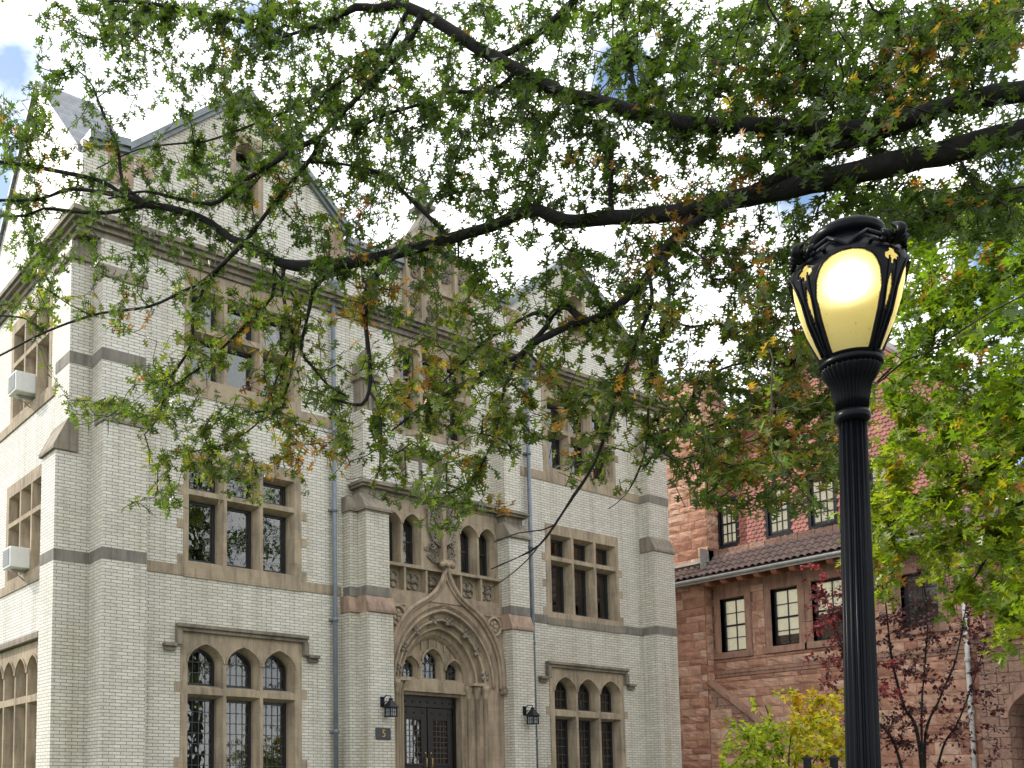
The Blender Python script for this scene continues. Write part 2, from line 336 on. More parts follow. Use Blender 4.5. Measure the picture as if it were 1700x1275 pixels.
# ------------------------------------------------------------------ outlines and windows
def tf(Y0): return lambda u, v, w_: (u, Y0 + w_, v)
def tx(X0): return lambda u, v, w_: (X0 + w_, u, v)
def outline(u0, u1, v0, v1, rise=0.0, n=14, pointed=False):
    """closed outline, bottom-left first, counter-clockwise seen with u right, v up: BL, (spring L), arch..., (spring R), BR"""
    if not rise: return [(u0,v0),(u0,v1),(u1,v1),(u1,v0)]
    c = (u0+u1)/2; hw = (u1-u0)/2; sp = v1 - rise; pts = [(u0,v0)]
    for i in range(n+1):
        a = math.pi*(1 - i/n); s_ = math.cos(a)
        if pointed:
            R_ = (hw*hw + rise*rise)/(2*hw); x = s_*hw; k = R_ - hw
            y = math.sqrt(max(R_*R_ - (abs(x)+k)**2, 0))
        else:
            x = s_*hw; y = rise*(0.74*math.sqrt(max(1-s_*s_,0)) + 0.26*(1-abs(s_)))
        pts.append((c+x, sp+y))
    pts.append((u1,v0)); return pts
def inset(P, d):
    n = len(P); out_ = []
    A = sum(P[i][0]*P[(i+1)%n][1]-P[(i+1)%n][0]*P[i][1] for i in range(n)); sg = 1 if A > 0 else -1
    for i in range(n):
        a, b, c = Vector(P[i-1]), Vector(P[i]), Vector(P[(i+1)%n])
        e1 = (b-a).normalized(); e2 = (c-b).normalized()
        n1 = Vector((-e1.y, e1.x))*sg; n2 = Vector((-e2.y, e2.x))*sg
        k = n1+n2; q = k.dot(k)
        out_.append(tuple(b + (k*(2*d/q) if q > 0.3 else n1*d)))
    return out_
def cell(mb, T, rect, O, wf, m=0):
    u0,u1,v0,v1 = rect; R_ = [(u0,v0),(u0,v1),(u1,v1),(u1,v0)]
    P = lambda q: T(q[0],q[1],wf)
    if len(O) == 4:
        vs = [P(q) for q in O] + [P(q) for q in R_]
        mb.add(vs, [(i,(i+1)%4,4+(i+1)%4,4+i) for i in range(4)], m); return
    n = len(O); BL, S, A, E, BR = O[0], O[1], O[2:-2], O[-2], O[-1]
    F = lambda *q: mb.add([P(x) for x in q], [tuple(range(len(q)))], m)
    F(BL, S, (u0,S[1]), R_[0]); F(S, A[0], (A[0][0],v1), R_[1], (u0,S[1]))
    for i in range(len(A)-1): F(A[i], A[i+1], (A[i+1][0],v1), (A[i][0],v1))
    F(A[-1], E, (u1,E[1]), R_[2], (A[-1][0],v1)); F(E, BR, R_[3], (u1,E[1])); F(BR, BL, R_[0], R_[3])
def ringloft(mb, T, loops, m=0):
    mb.loft([[T(u,v,w_) for u,v in P] for P, w_ in loops], True, m)

def stone_window(parent, T, frame, lights, mat, name='window', proud=0.012, splay=0.06, mid=0.17, back=0.30, label=None, leaded=0, muntin=None, meeting=False, cusps=True, sashw=0.055, quoins=(), qw=0.14):
    """frame=(u0,u1,v0,v1); lights = list of rows [(rectv0, rectv1, [(u0,u1)...], v0, v1, rise)]"""
    fu0,fu1,fv0,fv1 = frame
    st, sa, pa = MB(), MB(), MB(); sas, pas = [sa], [pa]
    for (rv0, rv1, cols, v0, v1, rise) in lights:
        edges = [fu0] + [(cols[i][1]+cols[i+1][0])/2 for i in range(len(cols)-1)] + [fu1]
        for i,(a,b) in enumerate(cols):
            if len(cols) == 1 and sa.v: sa, pa = MB(), MB(); sas.append(sa); pas.append(pa)
            O = outline(a,b,v0,v1,rise); I = inset(O, splay); J = inset(I, sashw)
            cell(st, T, (edges[i],edges[i+1],rv0,rv1), O, -proud)
            ringloft(st, T, [(O,-proud),(I,mid),(I,back)])
            if rise and cusps:       # raised label moulding round the light head, leaves the spandrels sunk
                hood = inset(O, -0.035)[1:-1]; base = O[1:-1]
                L4 = [[T(u,v,-proud+0.002) for u,v in hood],[T(u,v,-proud-0.03) for u,v in hood],[T(u,v,-proud-0.03) for u,v in base],[T(u,v,-proud+0.002) for u,v in base]]
                st.loft(L4, False)
            ringloft(sa, T, [(I,back-0.015),(I,back-0.05),(J,back-0.05),(J,back-0.01)])
            pa.prism(T, J, back-0.022, back-0.014)
            ju0=min(q[0] for q in J); ju1=max(q[0] for q in J); jv0=min(q[1] for q in J); jv1=max(q[1] for q in J)
            def clipv(u):
                if not rise: return jv1
                best = jv1
                for k in range(len(J)-1):
                    (x0,y0),(x1,y1) = J[k],J[k+1]
                    if x0 != x1 and min(x0,x1) <= u <= max(x0,x1) and y0 > jv0+0.01: best = y0+(y1-y0)*(u-x0)/(x1-x0)
                return best
            if leaded:
                nu = max(2, round((ju1-ju0)/leaded)); 
                for k in range(1,nu):
                    u = ju0+(ju1-ju0)*k/nu; pa.tbox(T, u-0.008,u+0.008, jv0, clipv(u), back-0.03, back-0.006, 1)
                nv = max(2, round((jv1-jv0)/(leaded*1.35)))
                for k in range(1,nv):
                    v = jv0+(jv1-jv0)*k/nv; sh = 0.0
                    if rise and v > J[1][1]: sh = (ju1-ju0)/2*min(0.95,(v-J[1][1])/max(jv1-J[1][1],1e-3))**1.6
                    pa.tbox(T, ju0+sh, ju1-sh, v-0.008, v+0.008, back-0.029, back-0.007, 1)
            if muntin:
                nu, nv = muntin
                for k in range(1,nu):
                    u = ju0+(ju1-ju0)*k/nu; sa.tbox(T,u-0.014,u+0.014,jv0,jv1,back-0.04,back-0.005)
                for k in range(1,nv):
                    v = jv0+(jv1-jv0)*k/nv; hh = 0.028 if (meeting and k*2==nv) else 0.014
                    sa.tbox(T,ju0,ju1,v-hh,v+hh,back-0.042,back-0.004)
            elif meeting:
                v=(jv0+jv1)/2; sa.tbox(T,ju0,ju1,v-0.025,v+0.025,back-0.048,back-0.004)
    # outer returns of the plate
    R_ = [(fu0,fv0),(fu0,fv1),(fu1,fv1),(fu1,fv0)]
    ringloft(st, T, [(R_,-proud),(R_,0.10)])
    for s_, vq in quoins:
        u = (fu0-qw, fu0) if s_ < 0 else (fu1, fu1+qw)
        st.tbox(T, u[0], u[1], vq, vq+0.2, -proud+0.002, 0.06)
    o = st.build(name, mat, parent, fixn=False, label=label)
    for q in sas: q.build('sash', M['sash'], o)
    for q in pas: q.build('pane', [M['glass'], M['came']], o)
    return o

def wall(mb, T, u0, u1, v0, top, openings=(), th=0.4, m=0, ucuts=()):
    tfn = top if callable(top) else (lambda u: top)
    cuts = sorted(set([u0,u1] + [c for o in openings for c in o[:2]] + list(ucuts)))
    bm = bmesh.new(); key = {}
    def V(u,v):
        k = (round(u,4), round(v,4))
        if k not in key: key[k] = bm.verts.new(T(u,v,0))
        return key[k]
    for a,b in zip(cuts[:-1], cuts[1:]):
        ops = sorted([(o[2],o[3]) for o in openings if o[0] <= a+1e-6 and o[1] >= b-1e-6])
        lo = v0
        for (p,q) in ops + [(None,None)]:
            if p is None: qd = [V(a,lo),V(b,lo),V(b,tfn(b)),V(a,tfn(a))]
            else: qd = [V(a,lo),V(b,lo),V(b,p),V(a,p)]
            if lo is not None and len(set(qd)) == 4: bm.faces.new(qd)
            lo = q
    r = bmesh.ops.extrude_face_region(bm, geom=bm.faces[:])
    d = Vector(T(0,0,th)) - Vector(T(0,0,0))
    bmesh.ops.translate(bm, vec=d, verts=[e for e in r['geom'] if isinstance(e, bmesh.types.BMVert)])
    bm.verts.index_update()
    mb.add([v.co[:] for v in bm.verts], [[v.index for v in f.verts] for f in bm.faces], m); bm.free()

# ------------------------------------------------------------------ the white brick hall
C0 = 16.76
hall = thing('brick_hall', 'white glazed brick Gothic hall with tan stone windows, arched doorway and slate gables', 'building', (C0,18,0))
FT = tf(18.0); ST = tx(7.5)
mir = lambda u: 2*C0-u
def mcols(cols): return [(mir(b),mir(a)) for a,b in cols][::-1]
colsA = [(9.96,10.80),(10.88,11.71),(11.79,12.62)]
# front wall ------------------------------------------------
open_front = [(9.86,12.74,0.75,4.80),(9.9,12.75,6.28,8.66),(9.9,12.7,10.18,12.5)]
open_front += [(mir(b),mir(a),c,d) for a,b,c,d in open_front]
open_front += [(15.1,18.7,0.02,8.4),(15.7,17.9,10.3,12.4),(11.0,11.75,14.4,16.0),(mir(11.75),mir(11.0),14.1,15.4)]
def top_front(u):
    P = [(7.5,14.62),(8.66,14.75),(11.35,17.02),(14.0,14.75),(14.01,14.38),(19.52,14.35),(19.53,14.35),(22.0,16.42),(24.6,14.3),(26.0,14.3)]
    for (a,b),(c,d) in zip(P[:-1],P[1:]):
        if a <= u <= c: return b+(d-b)*(u-a)/(c-a)
    return 14.3
wb = MB()
wall(wb, FT, 7.9, 25.62, 0.0, top_front, open_front, 0.45, ucuts=[8.66,11.35,14.0,14.01,19.52,22.0,24.6])
wb.box(7.5,7.9,18.0,18.45,12.9,14.6)
wb.build('wall', M['brick'], hall)
# side wall -------------------------------------------------
sb = MB()
def top_side(u):
    P = [(18.0,14.2),(20.65,17.3),(23.3,14.2),(60,14.2)]
    for (a,b),(c,d) in zip(P[:-1],P[1:]):
        if a <= u <= c: return b+(d-b)*(u-a)/(c-a)
    return 14.2
open_side = [(19.85,22.0,6.22,8.4),(19.6,21.9,9.95,12.2),(19.75,23.3,0.9,4.75)]
wall(sb, ST, 18.46, 32.0, 0.0, top_side, open_side, 0.45, ucuts=[20.65,23.3])
sb.box(7.96,25.6,31.55,32.0,0,14.2); 
sb.build('wall', M['brick'], hall)
rb = MB(); rb.box(25.2,25.65,18.46,32,0,14.2); rb.build('wall', M['brick'], hall)
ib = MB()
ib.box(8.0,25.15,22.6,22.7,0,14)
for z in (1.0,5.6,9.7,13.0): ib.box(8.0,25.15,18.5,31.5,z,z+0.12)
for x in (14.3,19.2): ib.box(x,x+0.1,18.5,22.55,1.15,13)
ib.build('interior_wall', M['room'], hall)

# string courses -------------------------------------------
def band(x0,x1,y0,z0,z1,mt,name='string_course',proud=0.018):
    b = MB(); b.box(x0,x1,y0-proud,y0+0.1,z0,z1); return b.build(name, mt, hall)
band(8.85,9.84,18,6.02,6.235,M['stone']); band(12.81,13.9,18,6.02,6.235,M['stone'])
band(mir(9.84),mir(8.85),18,6.02,6.235,M['band']); band(mir(13.9),mir(12.81),18,6.02,6.235,M['band'])
band(9.84,12.81,18,6.00,6.19,M['stone'],proud=0.03); band(mir(12.81),mir(9.84),18,6.00,6.19,M['stone_dark'],proud=0.03)
band(8.85,13.95,18,9.86,10.1,M['stone']); band(mir(13.95),mir(8.85),18,9.86,10.1,M['stone'])
b = MB(); b.box(7.47,7.6,19.0,31.9,6.0,6.2); b.build('string_course', M['stone'], hall)
b = MB(); b.box(7.47,7.6,19.0,31.9,9.72,9.92); b.build('string_course', M['stone'], hall)
# cornice: stepped moulding on front and side
b = MB()
for (p,z0,z1) in ((0.06,12.62,12.74),(0.13,12.742,12.84),(0.22,12.842,12.93),(0.28,12.932,13.03)):
    b.box(7.5-p,25.62+p,18-p,18.05,z0,z1); b.box(7.5-p,7.55,18.051,31.9,z0,z1)
b.build('cornice', M['stone_dark'], hall)

# copings and roofs -----------------------------------------
def coping(pts, name='gable_coping', wd=(-0.14,0.62), th=0.16, T=FT, mt=None):
    b = MB()
    for (u0,v0),(u1,v1) in zip(pts[:-1],pts[1:]):
        b.prism(T, [(u0,v0+0.003),(u1,v1+0.003),(u1,v1+th),(u0,v0+th)], wd[0], wd[1])
        b.prism(T, [(u0,v0-0.10),(u1,v1-0.10),(u1,v1-0.002),(u0,v0-0.002)], wd[0]+0.06, -0.004)
    return b.build(name, mt or M['lead'], hall)
coping([(8.5,14.66),(11.35,17.02),(14.1,14.72)])
coping([(19.42,14.33),(22.0,16.42),(24.7,14.3)])
coping([(14.1,14.38),(15.86,14.38)], 'parapet_coping'); coping([(18.06,14.36),(19.42,14.35)], 'parapet_coping')
coping([(24.7,14.3),(25.7,14.3)], 'parapet_coping'); coping([(7.6,14.60),(8.5,14.72)], 'parapet_coping')
# kneeler stones
for x0,x1,z0,z1 in ((8.05,8.62,13.9,14.56),(8.70,9.05,14.25,14.62),(13.5,14.05,13.9,14.7),(19.45,20.0,13.7,14.3),(24.3,24.9,13.7,14.25)):
    b = MB(); b.box(x0,x1,17.985,18.1,z0,z1); b.build('kneeler', M['stone_pink'], hall)
def gable_roof(ridge0, ridge1, half, drop, axis, mt, over=0.0):
    b = MB(); t = 0.14
    for s_ in (-1,1):
        d = Vector((half*s_,0,-drop)) if axis == 'Y' else Vector((0,half*s_,-drop))
        r0, r1 = Vector(ridge0), Vector(ridge1); up = Vector((0,0,t))
        q = [r0,r1,r1+d,r0+d]; b.add([p for p in q]+[p+up for p in q], [(0,1,2,3),(7,6,5,4),(0,4,5,1),(1,5,6,2),(2,6,7,3),(3,7,4,0)])
    return b.build('roof', mt, hall)
gable_roof((11.35,18.3,16.9),(11.35,31.8,16.9),2.75,2.3,'Y',M['slate'])
gable_roof((22.0,18.3,16.3),(22.0,31.8,16.3),2.6,2.15,'Y',M['slate'])
gable_roof((7.42,20.65,17.32),(8.9,20.65,17.32),2.6,3.0,'X',M['slate'])
b = MB(); b.prism(lambda u,v,w_: (w_,u,v), [(18.6,14.0),(31.6,14.0),(25.1,18.7)], 9.2, 24.4); b.build('roof', M['slate'], hall)  # unseen cross roof, added to shade the red house's upper wall

# corner buttresses ------------------------------------------
def buttress(T, u0, u1, stages, cap_m, name='buttress', w_back=0.05):
    """stages: list of (z0,z1,depth, slope_h) from the ground up; depth outward = negative w"""
    b = MB(); cs = []
    for i,(z0,z1,d,sh) in enumerate(stages):
        b.tbox(T,u0,u1,z0,z1,-d,w_back)
        if sh:
            nd_ = stages[i+1][2] if i+1 < len(stages) else 0.0
            c = MB(); e = 0.035
            prof = [(-d-e,z1),(-d-e,z1+0.07),(-nd_,z1+sh),(w_back,z1+sh),(w_back,z1)]
            P0 = [T(u0-e if not i else u0-e*0.9, v, ww) for ww,v in prof]; P1 = [T(u1+e*0.9, v, ww) for ww,v in prof]; n=len(prof)
            c.add(P0+P1, [tuple(range(n)), tuple(range(2*n-1,n-1,-1))]+[(k,(k+1)%n,n+(k+1)%n,n+k) for k in range(n)])
            cs.append(c)
    o = b.build(name, M['brick'], hall)
    for c in cs: c.build('weathering', cap_m, o)
    return o
stA = [(0,6.06,0.35,0),(6.06,8.78,0.35,0.36),(9.14,10.06,0.22,0),(10.06,11.75,0.22,0.32),(12.07,12.6,0.10,0)]
bo = buttress(FT, 7.893, 8.84, stA, M['stone_dark'])
for y0,z0,z1 in ((17.64,6.06,6.29),(17.77,10.06,10.3)):
    b = MB(); b.box(7.884,8.845,y0,18.279,z0,z1); b.build('stone_band', M['band'], bo)
stB = [(0,6.06,0.55,0),(6.29,8.25,0.55,0.40),(8.65,10.06,0.66,0.62),(10.30,11.75,0.6,0.3)]
stR = [(0,6.03,0.45,0),(6.03,8.40,0.45,0.42),(8.82,9.82,0.32,0),(9.82,11.25,0.32,0.65),(11.9,12.6,0.1,0)]
br_ = buttress(FT, 24.68, 25.58, stR, M['stone_dark'])
for y0,z0,z1 in ((17.54,6.03,6.25),(17.67,9.82,10.06)):
    b = MB(); b.box(24.675,25.585,y0,18.05,z0,z1); b.build('stone_band', M['band'], br_)
# side (left) buttress, thicker: profile along -X, front face at Y=18.28
def side_butt():
    b = MB()
    b.box(7.16,7.929,18.28,19.0,0,8.28); b.box(7.42,7.929,18.281,18.99,8.281,12.6)
    o = b.build('buttress', M['brick'], hall)
    c = MB(); c.prism(lambda u,v,w_: (u, w_, v), [(7.10,8.26),(7.10,8.32),(7.40,8.92),(7.62,8.92),(7.62,8.26)], 18.24, 19.04); c.build('weathering', M['stone_dark'], o)
    for x0,z0,z1 in ((7.155,6.06,6.29),(7.412,10.06,10.3)):
        c = MB(); c.box(x0,7.93,18.272,19.005,z0,z1); c.build('stone_band', M['band'], o)
    c = MB(); c.prism(lambda u,v,w_: (u, w_, v), [(7.36,12.2),(7.36,12.3),(7.5,12.61),(7.9,12.61),(7.9,12.2)], 18.2, 19.04); c.build('weathering', M['stone_dark'], o)
side_butt()

# windows -----------------------------------------------------
qz0 = [(-1,2.1),(-1,3.62),(1,2.1),(1,3.62)]
def bays(mirror):
    f = (lambda a,b: (mir(b),mir(a))) if mirror else (lambda a,b: (a,b))
    cols = mcols(colsA) if mirror else colsA
    sm = M['stone']; 
    u0,u1 = f(9.80,12.80)
    o = stone_window(hall, FT, (u0,u1,0.7,4.86), [(0.7,3.67,cols,0.95,3.60,0),(3.67,4.86,cols,3.74,4.64,0.38)], sm, leaded=0.17, quoins=qz0)
    h = MB()      # square hood mould with dropped returns
    for p,du,z0,z1 in ((0.13,0.0,4.94,5.02),(0.08,-0.045,4.865,4.94)):
        h.box(u0-0.13-du*0-0.0, u1+0.13, 18-p, 18.03, z0, z1)
    for (a,b2) in ((u0-0.13,u0-0.012),(u1+0.012,u1+0.13)): h.box(a,b2,17.88,18.03,4.575,4.863)
    for (a,b2) in ((u0-0.42,u0-0.135),(u1+0.135,u1+0.42)):
        h.box(a,b2,17.86,18.03,4.53,4.60); h.box(a+0.02,b2,17.92,18.03,4.45,4.528)
    h.build('hood_mould', M['stone_dark'], o, bevel=0.012)
    u0,u1 = f(9.84,12.81)
    stone_window(hall, FT, (u0,u1,6.195,8.72), [(6.195,7.79,cols,6.33,7.74,0),(7.79,8.72,cols,7.85,8.44,0)], sm, quoins=[(-1,6.25),(-1,7.0),(-1,7.7),(1,6.25),(1,7.0),(1,7.6)])
    stone_window(hall, FT, (u0,u1,10.104,12.6), [(10.104,11.33,cols,10.26,11.27,0),(11.33,12.6,cols,11.39,12.2,0)], sm, quoins=[(-1,10.9),(1,10.9)])
bays(False); bays(True)
gcol=[(11.08,11.67)]
stone_window(hall, FT, (10.95,11.80,14.3,16.1), [(14.3,15.2,gcol,14.5,15.14,0),(15.2,16.1,gcol,15.26,15.9,0.25)], M['stone'])
gcol=[(mir(11.67),mir(11.08))]
stone_window(hall, FT, (mir(11.80),mir(10.95),14.0,15.5), [(14.0,14.8,gcol,14.2,14.74,0),(14.8,15.5,gcol,14.86,15.35,0.2)], M['stone'])
# side windows (front plane X = 7.5)
cs = [(19.83,20.39),(20.47,21.08),(21.16,21.86)]
stone_window(hall, ST, (19.72,22.02,6.204,8.47), [(6.204,7.55,cs,6.30,7.50,0),(7.55,8.47,cs,7.60,8.20,0)], M['stone'], back=0.36)
cs = [(19.58,20.25),(20.33,21.0),(21.08,21.76)]
stone_window(hall, ST, (19.45,21.92,9.924,12.25), [(9.924,11.25,cs,10.02,11.2,0),(11.25,12.25,cs,11.3,12.0,0)], M['stone'], back=0.36)
cs = [(19.8+0.72*k,20.44+0.72*k) for k in range(5)]
o = stone_window(hall, ST, (19.66,23.42,0.8,4.72), [(0.8,3.55,cs,1.0,3.48,0),(3.55,4.72,cs,3.62,4.45,0.34)], M['stone'], back=0.36)
h = MB(); h.box(7.37,7.52,19.6,23.5,4.74,4.88); h.build('hood_mould', M['stone_dark'], o, bevel=0.012)

# ------------------------------------------------------------------ entrance frontispiece
PC = 16.83
# flanking buttresses, each a back block and a front block
def centre_buttress(sgn):
    X = lambda u: PC + sgn*u          # u = distance from the portal axis
    def bx(b,u0,u1,y0,y1,z0,z1): b.box(min(X(u0),X(u1)),max(X(u0),X(u1)),y0,y1,z0,z1)
    b = MB()
    bx(b,1.91,2.66,17.40,18.02,0,5.62); bx(b,2.661,2.93,17.70,18.02,0,5.62)
    bx(b,1.95,2.62,17.46,18.02,6.22,7.95); bx(b,2.621,2.85,17.76,18.02,6.22,7.95)
    bx(b,1.99,2.56,17.62,18.02,8.70,10.35)
    o = b.build('buttress', M['brick'], hall)
    c = MB()      # lower weathering (pinker slope) and grey band
    def wedge(c,u0,u1,yf,yb,z0,z1,e=0.05):
        a0,a1 = sorted((X(u0),X(u1))); prof=[(yf-e,z0),(yf-e,z0+0.06),(yb,z1),(18.02,z1),(18.02,z0)]; n=5
        c.add([(a0-e,y,z) for y,z in prof]+[(a1+e,y,z) for y,z in prof], [tuple(range(n)),tuple(range(2*n-1,n-1,-1))]+[(k,(k+1)%n,n+(k+1)%n,n+k) for k in range(n)])
    wedge(c,1.91,2.60,17.40,17.462,5.62,6.0); wedge(c,2.70,2.90,17.70,17.762,5.62,5.99)
    c.build('weathering', M['stone_pink'], o)
    c = MB(); bx(c,1.94,2.63,17.452,18.02,6.0,6.22); bx(c,2.631,2.86,17.752,18.02,5.995,6.215); c.build('stone_band', M['band'], o)
    c = MB()
    wedge(c,1.93,2.64,17.44,17.60,7.95,8.35); wedge(c,2.69,2.85,17.74,17.80,7.95,8.3)
    bx(c,1.97,2.58,17.60,18.02,8.351,8.52); bx(c,1.88,2.67,17.50,18.02,8.521,8.58); bx(c,1.84,2.71,17.44,18.02,8.581,8.64); bx(c,1.93,2.62,17.55,18.02,8.641,8.70)
    c.build('buttress_cap', M['stone_dark'], o)
    # slender upper pier with canopied niche
    c = MB()
    bx(c,2.03,2.52,17.72,18.02,10.351,11.1)
    for k in range(3): bx(c,2.1+0.14*k,2.17+0.14*k,17.69,17.73,10.4,11.02)
    bx(c,1.96,2.60,17.63,18.02,11.101,11.2); wedge(c,2.0,2.55,17.66,17.85,11.201,11.45,0.0)
    bx(c,2.08,2.46,17.74,18.02,11.451,11.52); c.ball((X(2.27),17.82,11.68),0.2,10,6)
    c.build('niche', M['stone_dark'], o)
centre_buttress(-1); centre_buttress(1)

# portal: stepped orders round a pointed arch
def arch(hw, rise, z0=0.02, sp=4.15, n=28): return outline(PC-hw, PC+hw, z0, sp+rise, rise, n, True)
pm = MB()
O0 = arch(1.78,1.98)
cell(pm, tf(17.72), (14.90,18.76,0.0,6.17), O0, 0.0)
orders = [(1.78,1.98,0),(1.72,1.92,0.0),(1.66,1.85,.06),(1.60,1.79,.06),(1.54,1.72,.13),(1.44,1.62,.15),(1.38,1.55,.23),(1.27,1.44,.25),(1.21,1.37,.33),(1.10,1.25,.36),(1.03,1.17,.46),(1.03,1.17,.56)]
ringloft(pm, tf(17.72), [(arch(a,r_),w_) for a,r_,w_ in orders])
pm.build('portal', M['portal_stone'], hall)
po = MB()         # roll mouldings, colonettes, capitals
for a,r_,w_,rad in ((1.60,1.79,.04,.035),(1.41,1.58,.14,.035),(1.24,1.40,.25,.035)):
    P = [(u,17.72+w_,v) for u,v in arch(a,r_)[1:-1]]; po.tube(P, rad, 8)
for a,w_ in ((1.44,.19),(1.27,.30),(1.10,.41)):
    for s_ in (-1,1):
        x=PC+s_*a
        po.lathe([(.085,0.5),(.085,.7),(.055,.78),(.055,3.88),(.075,3.9),(.06,3.95),(.09,4.05),(.11,4.12),(.12,4.2)], x, 17.70+w_, 12)
for s_ in (-1,1):
    a0,a1=sorted((PC+s_*1.02,PC+s_*1.56)); po.box(a0,a1,17.83,18.25,4.20,4.27)
po.build('portal_moulding', M['stone'], hall)
# carved bosses in the hollow of the arch
Pa = arch(1.43,1.60,n=60)[1:-1]
for k in range(8):
    i = int(4+k*(len(Pa)-9)/7); u,v = Pa[i]; pr = MB()
    for dx,dz in ((0,0),(.075,.05),(-.075,.05),(.06,-.07),(-.06,-.07),(0,.1)):
        pr.ball((u+dx,17.86+random.uniform(-.02,.02),v+dz), 0.055, 7, 4)
    pr.build('arch_boss', M['stone_dark'], hall)
# ogee hood
og = MB()
half = [(1.86,4.15),(1.86,4.5),(1.80,4.85),(1.66,5.22),(1.44,5.56),(1.17,5.84),(0.88,6.03),(0.62,6.17),(0.42,6.31),(0.27,6.47),(0.15,6.65),(0.05,6.86)]
def smooth_path(P, n=4):
    out_=[]
    for i in range(len(P)-1):
        p0,p1,p2,p3 = [Vector(P[max(0,min(len(P)-1,k))]) for k in (i-1,i,i+1,i+2)]
        for j in range(n):
            t=j/n; out_.append(0.5*((2*p1)+(p2-p0)*t+(2*p0-5*p1+4*p2-p3)*t*t+(3*p1-p0-3*p2+p3)*t**3))
    out_.append(Vector(P[-1])); return out_
hp = smooth_path(half,4)
for s_ in (-1,1):
    og.tube([(PC+s_*p.x,17.66,p.y) for p in hp], 0.055, 8); og.tube([(PC+s_*max(p.x-0.085,0.0),17.69,p.y-0.03) for p in hp], 0.04, 8)
    og.box(*sorted((PC+s_*1.78,PC+s_*1.95)),17.58,17.74,4.02,4.14)
og.prism(tf(17.70), [(PC-0.5,6.1),(PC+0.5,6.1),(PC+0.27,6.36),(PC+0.04,6.75),(PC-0.04,6.75),(PC-0.27,6.36)], -0.005, 0.05)
og.box(PC-0.06,PC+0.06,17.62,17.80,6.86,6.95)
for k in range(5):
    a = math.pi*k/4; og.ball((PC-0.17+0.085*k,17.62,7.02+0.03*(k%2)),0.075,8,5)
og.box(PC-0.19,PC+0.19,17.58,17.85,7.08,7.14); og.box(PC-0.055,PC+0.055,17.70,17.95,7.14,8.42)
og.build('ogee_hood', M['portal_stone'], hall)
# roundels in the spandrels
for x in (PC-1.52,PC+1.60):
    z=5.68; rd = MB()
    ring=[(x+0.22*math.cos(t),17.69,z+0.22*math.sin(t)) for t in np.linspace(0,2*math.pi,25)]; rd.tube(ring,0.035,6)
    for k in range(5):
        t=2*math.pi*k/5; rd.ball((x+0.095*math.cos(t),17.71,z+0.095*math.sin(t)),0.062,8,5,sc3=(1,0.6,1))
    rd.ball((x,17.69,z),0.04,8,5)
    rd.box(x-0.34 if x<PC else x-0.28, x+0.28 if x<PC else x+0.24, 17.695,17.725,5.93,5.97)
    rd.build('roundel', M['stone'], hall)
# tympanum with three cusped lights, lintel
ty = MB(); tp = MB()
TT = tf(18.22)
inner = arch(1.03,1.17)
lightsT = [(-0.73,0.21,4.34,4.78,0.22),(0.0,0.24,4.34,5.00,0.26),(0.70,0.20,4.34,4.76,0.22)]
edges=[-1.03,-0.36,0.34,1.03]
for k,(c,hw,z0,z1,ri) in enumerate(lightsT):
    O = outline(PC+c-hw-0.07,PC+c+hw+0.07,z0-0.05,z1+0.07,ri+0.04); I=inset(O,0.07)
    cell(ty, TT, (PC+edges[k],PC+edges[k+1],4.0,5.45), O, 0.0); ringloft(ty,TT,[(O,0),(I,0.10),(I,0.2)])
    hd=inset(O,-0.05)[1:-1]; ty.loft([[TT(u,v,0.002) for u,v in hd],[TT(u,v,-0.05) for u,v in hd],[TT(u,v,-0.05) for u,v in O[1:-1]],[TT(u,v,0.002) for u,v in O[1:-1]]],False)
    tp.prism(TT, I, 0.16,0.17)
    for q in (-0.33,0.33): tp.tbox(TT,PC+c+q*hw-0.009,PC+c+q*hw+0.009,z0,z1-0.06,0.145,0.175,1)
    for q in (0.3,0.6): tp.tbox(TT,PC+c-hw,PC+c+hw,z0+(z1-z0)*q-0.009,z0+(z1-z0)*q+0.009,0.146,0.174,1)
    for t in (20,90,160):          # cusps
        a=math.radians(t); tp.tube([(PC+c+hw*0.55*math.cos(a)+0.09*math.cos(s2),18.365,z1-ri+0.02+hw*0.5*math.sin(a)+0.09*math.sin(s2)) for s2 in np.linspace(0,6.283,13)],0.014,5,1)
for x in (-0.62,-0.34,-0.1,0.16,0.40,0.64): ty.tbox(TT,PC+x-0.025,PC+x+0.025,5.02+0.05*(abs(x)<0.3),5.32-0.25*abs(x),-0.035,0.01)
ty.tbox(TT,PC-1.02,PC+1.02,4.04,4.28,-0.06,0.01); ty.tbox(TT,PC-1.02,PC+1.02,4.0,4.06,-0.09,0.0)
ty.box(PC-1.03,PC-0.93,18.20,18.5,0.1,4.0); ty.box(PC+0.93,PC+1.03,18.20,18.5,0.1,4.0); ty.box(PC-0.93,PC+0.93,18.24,18.5,3.93,4.0)
tyo = ty.build('tympanum', M['stone'], hall, fixn=False); tp.build('pane', [M['glass'],M['came']], tyo)
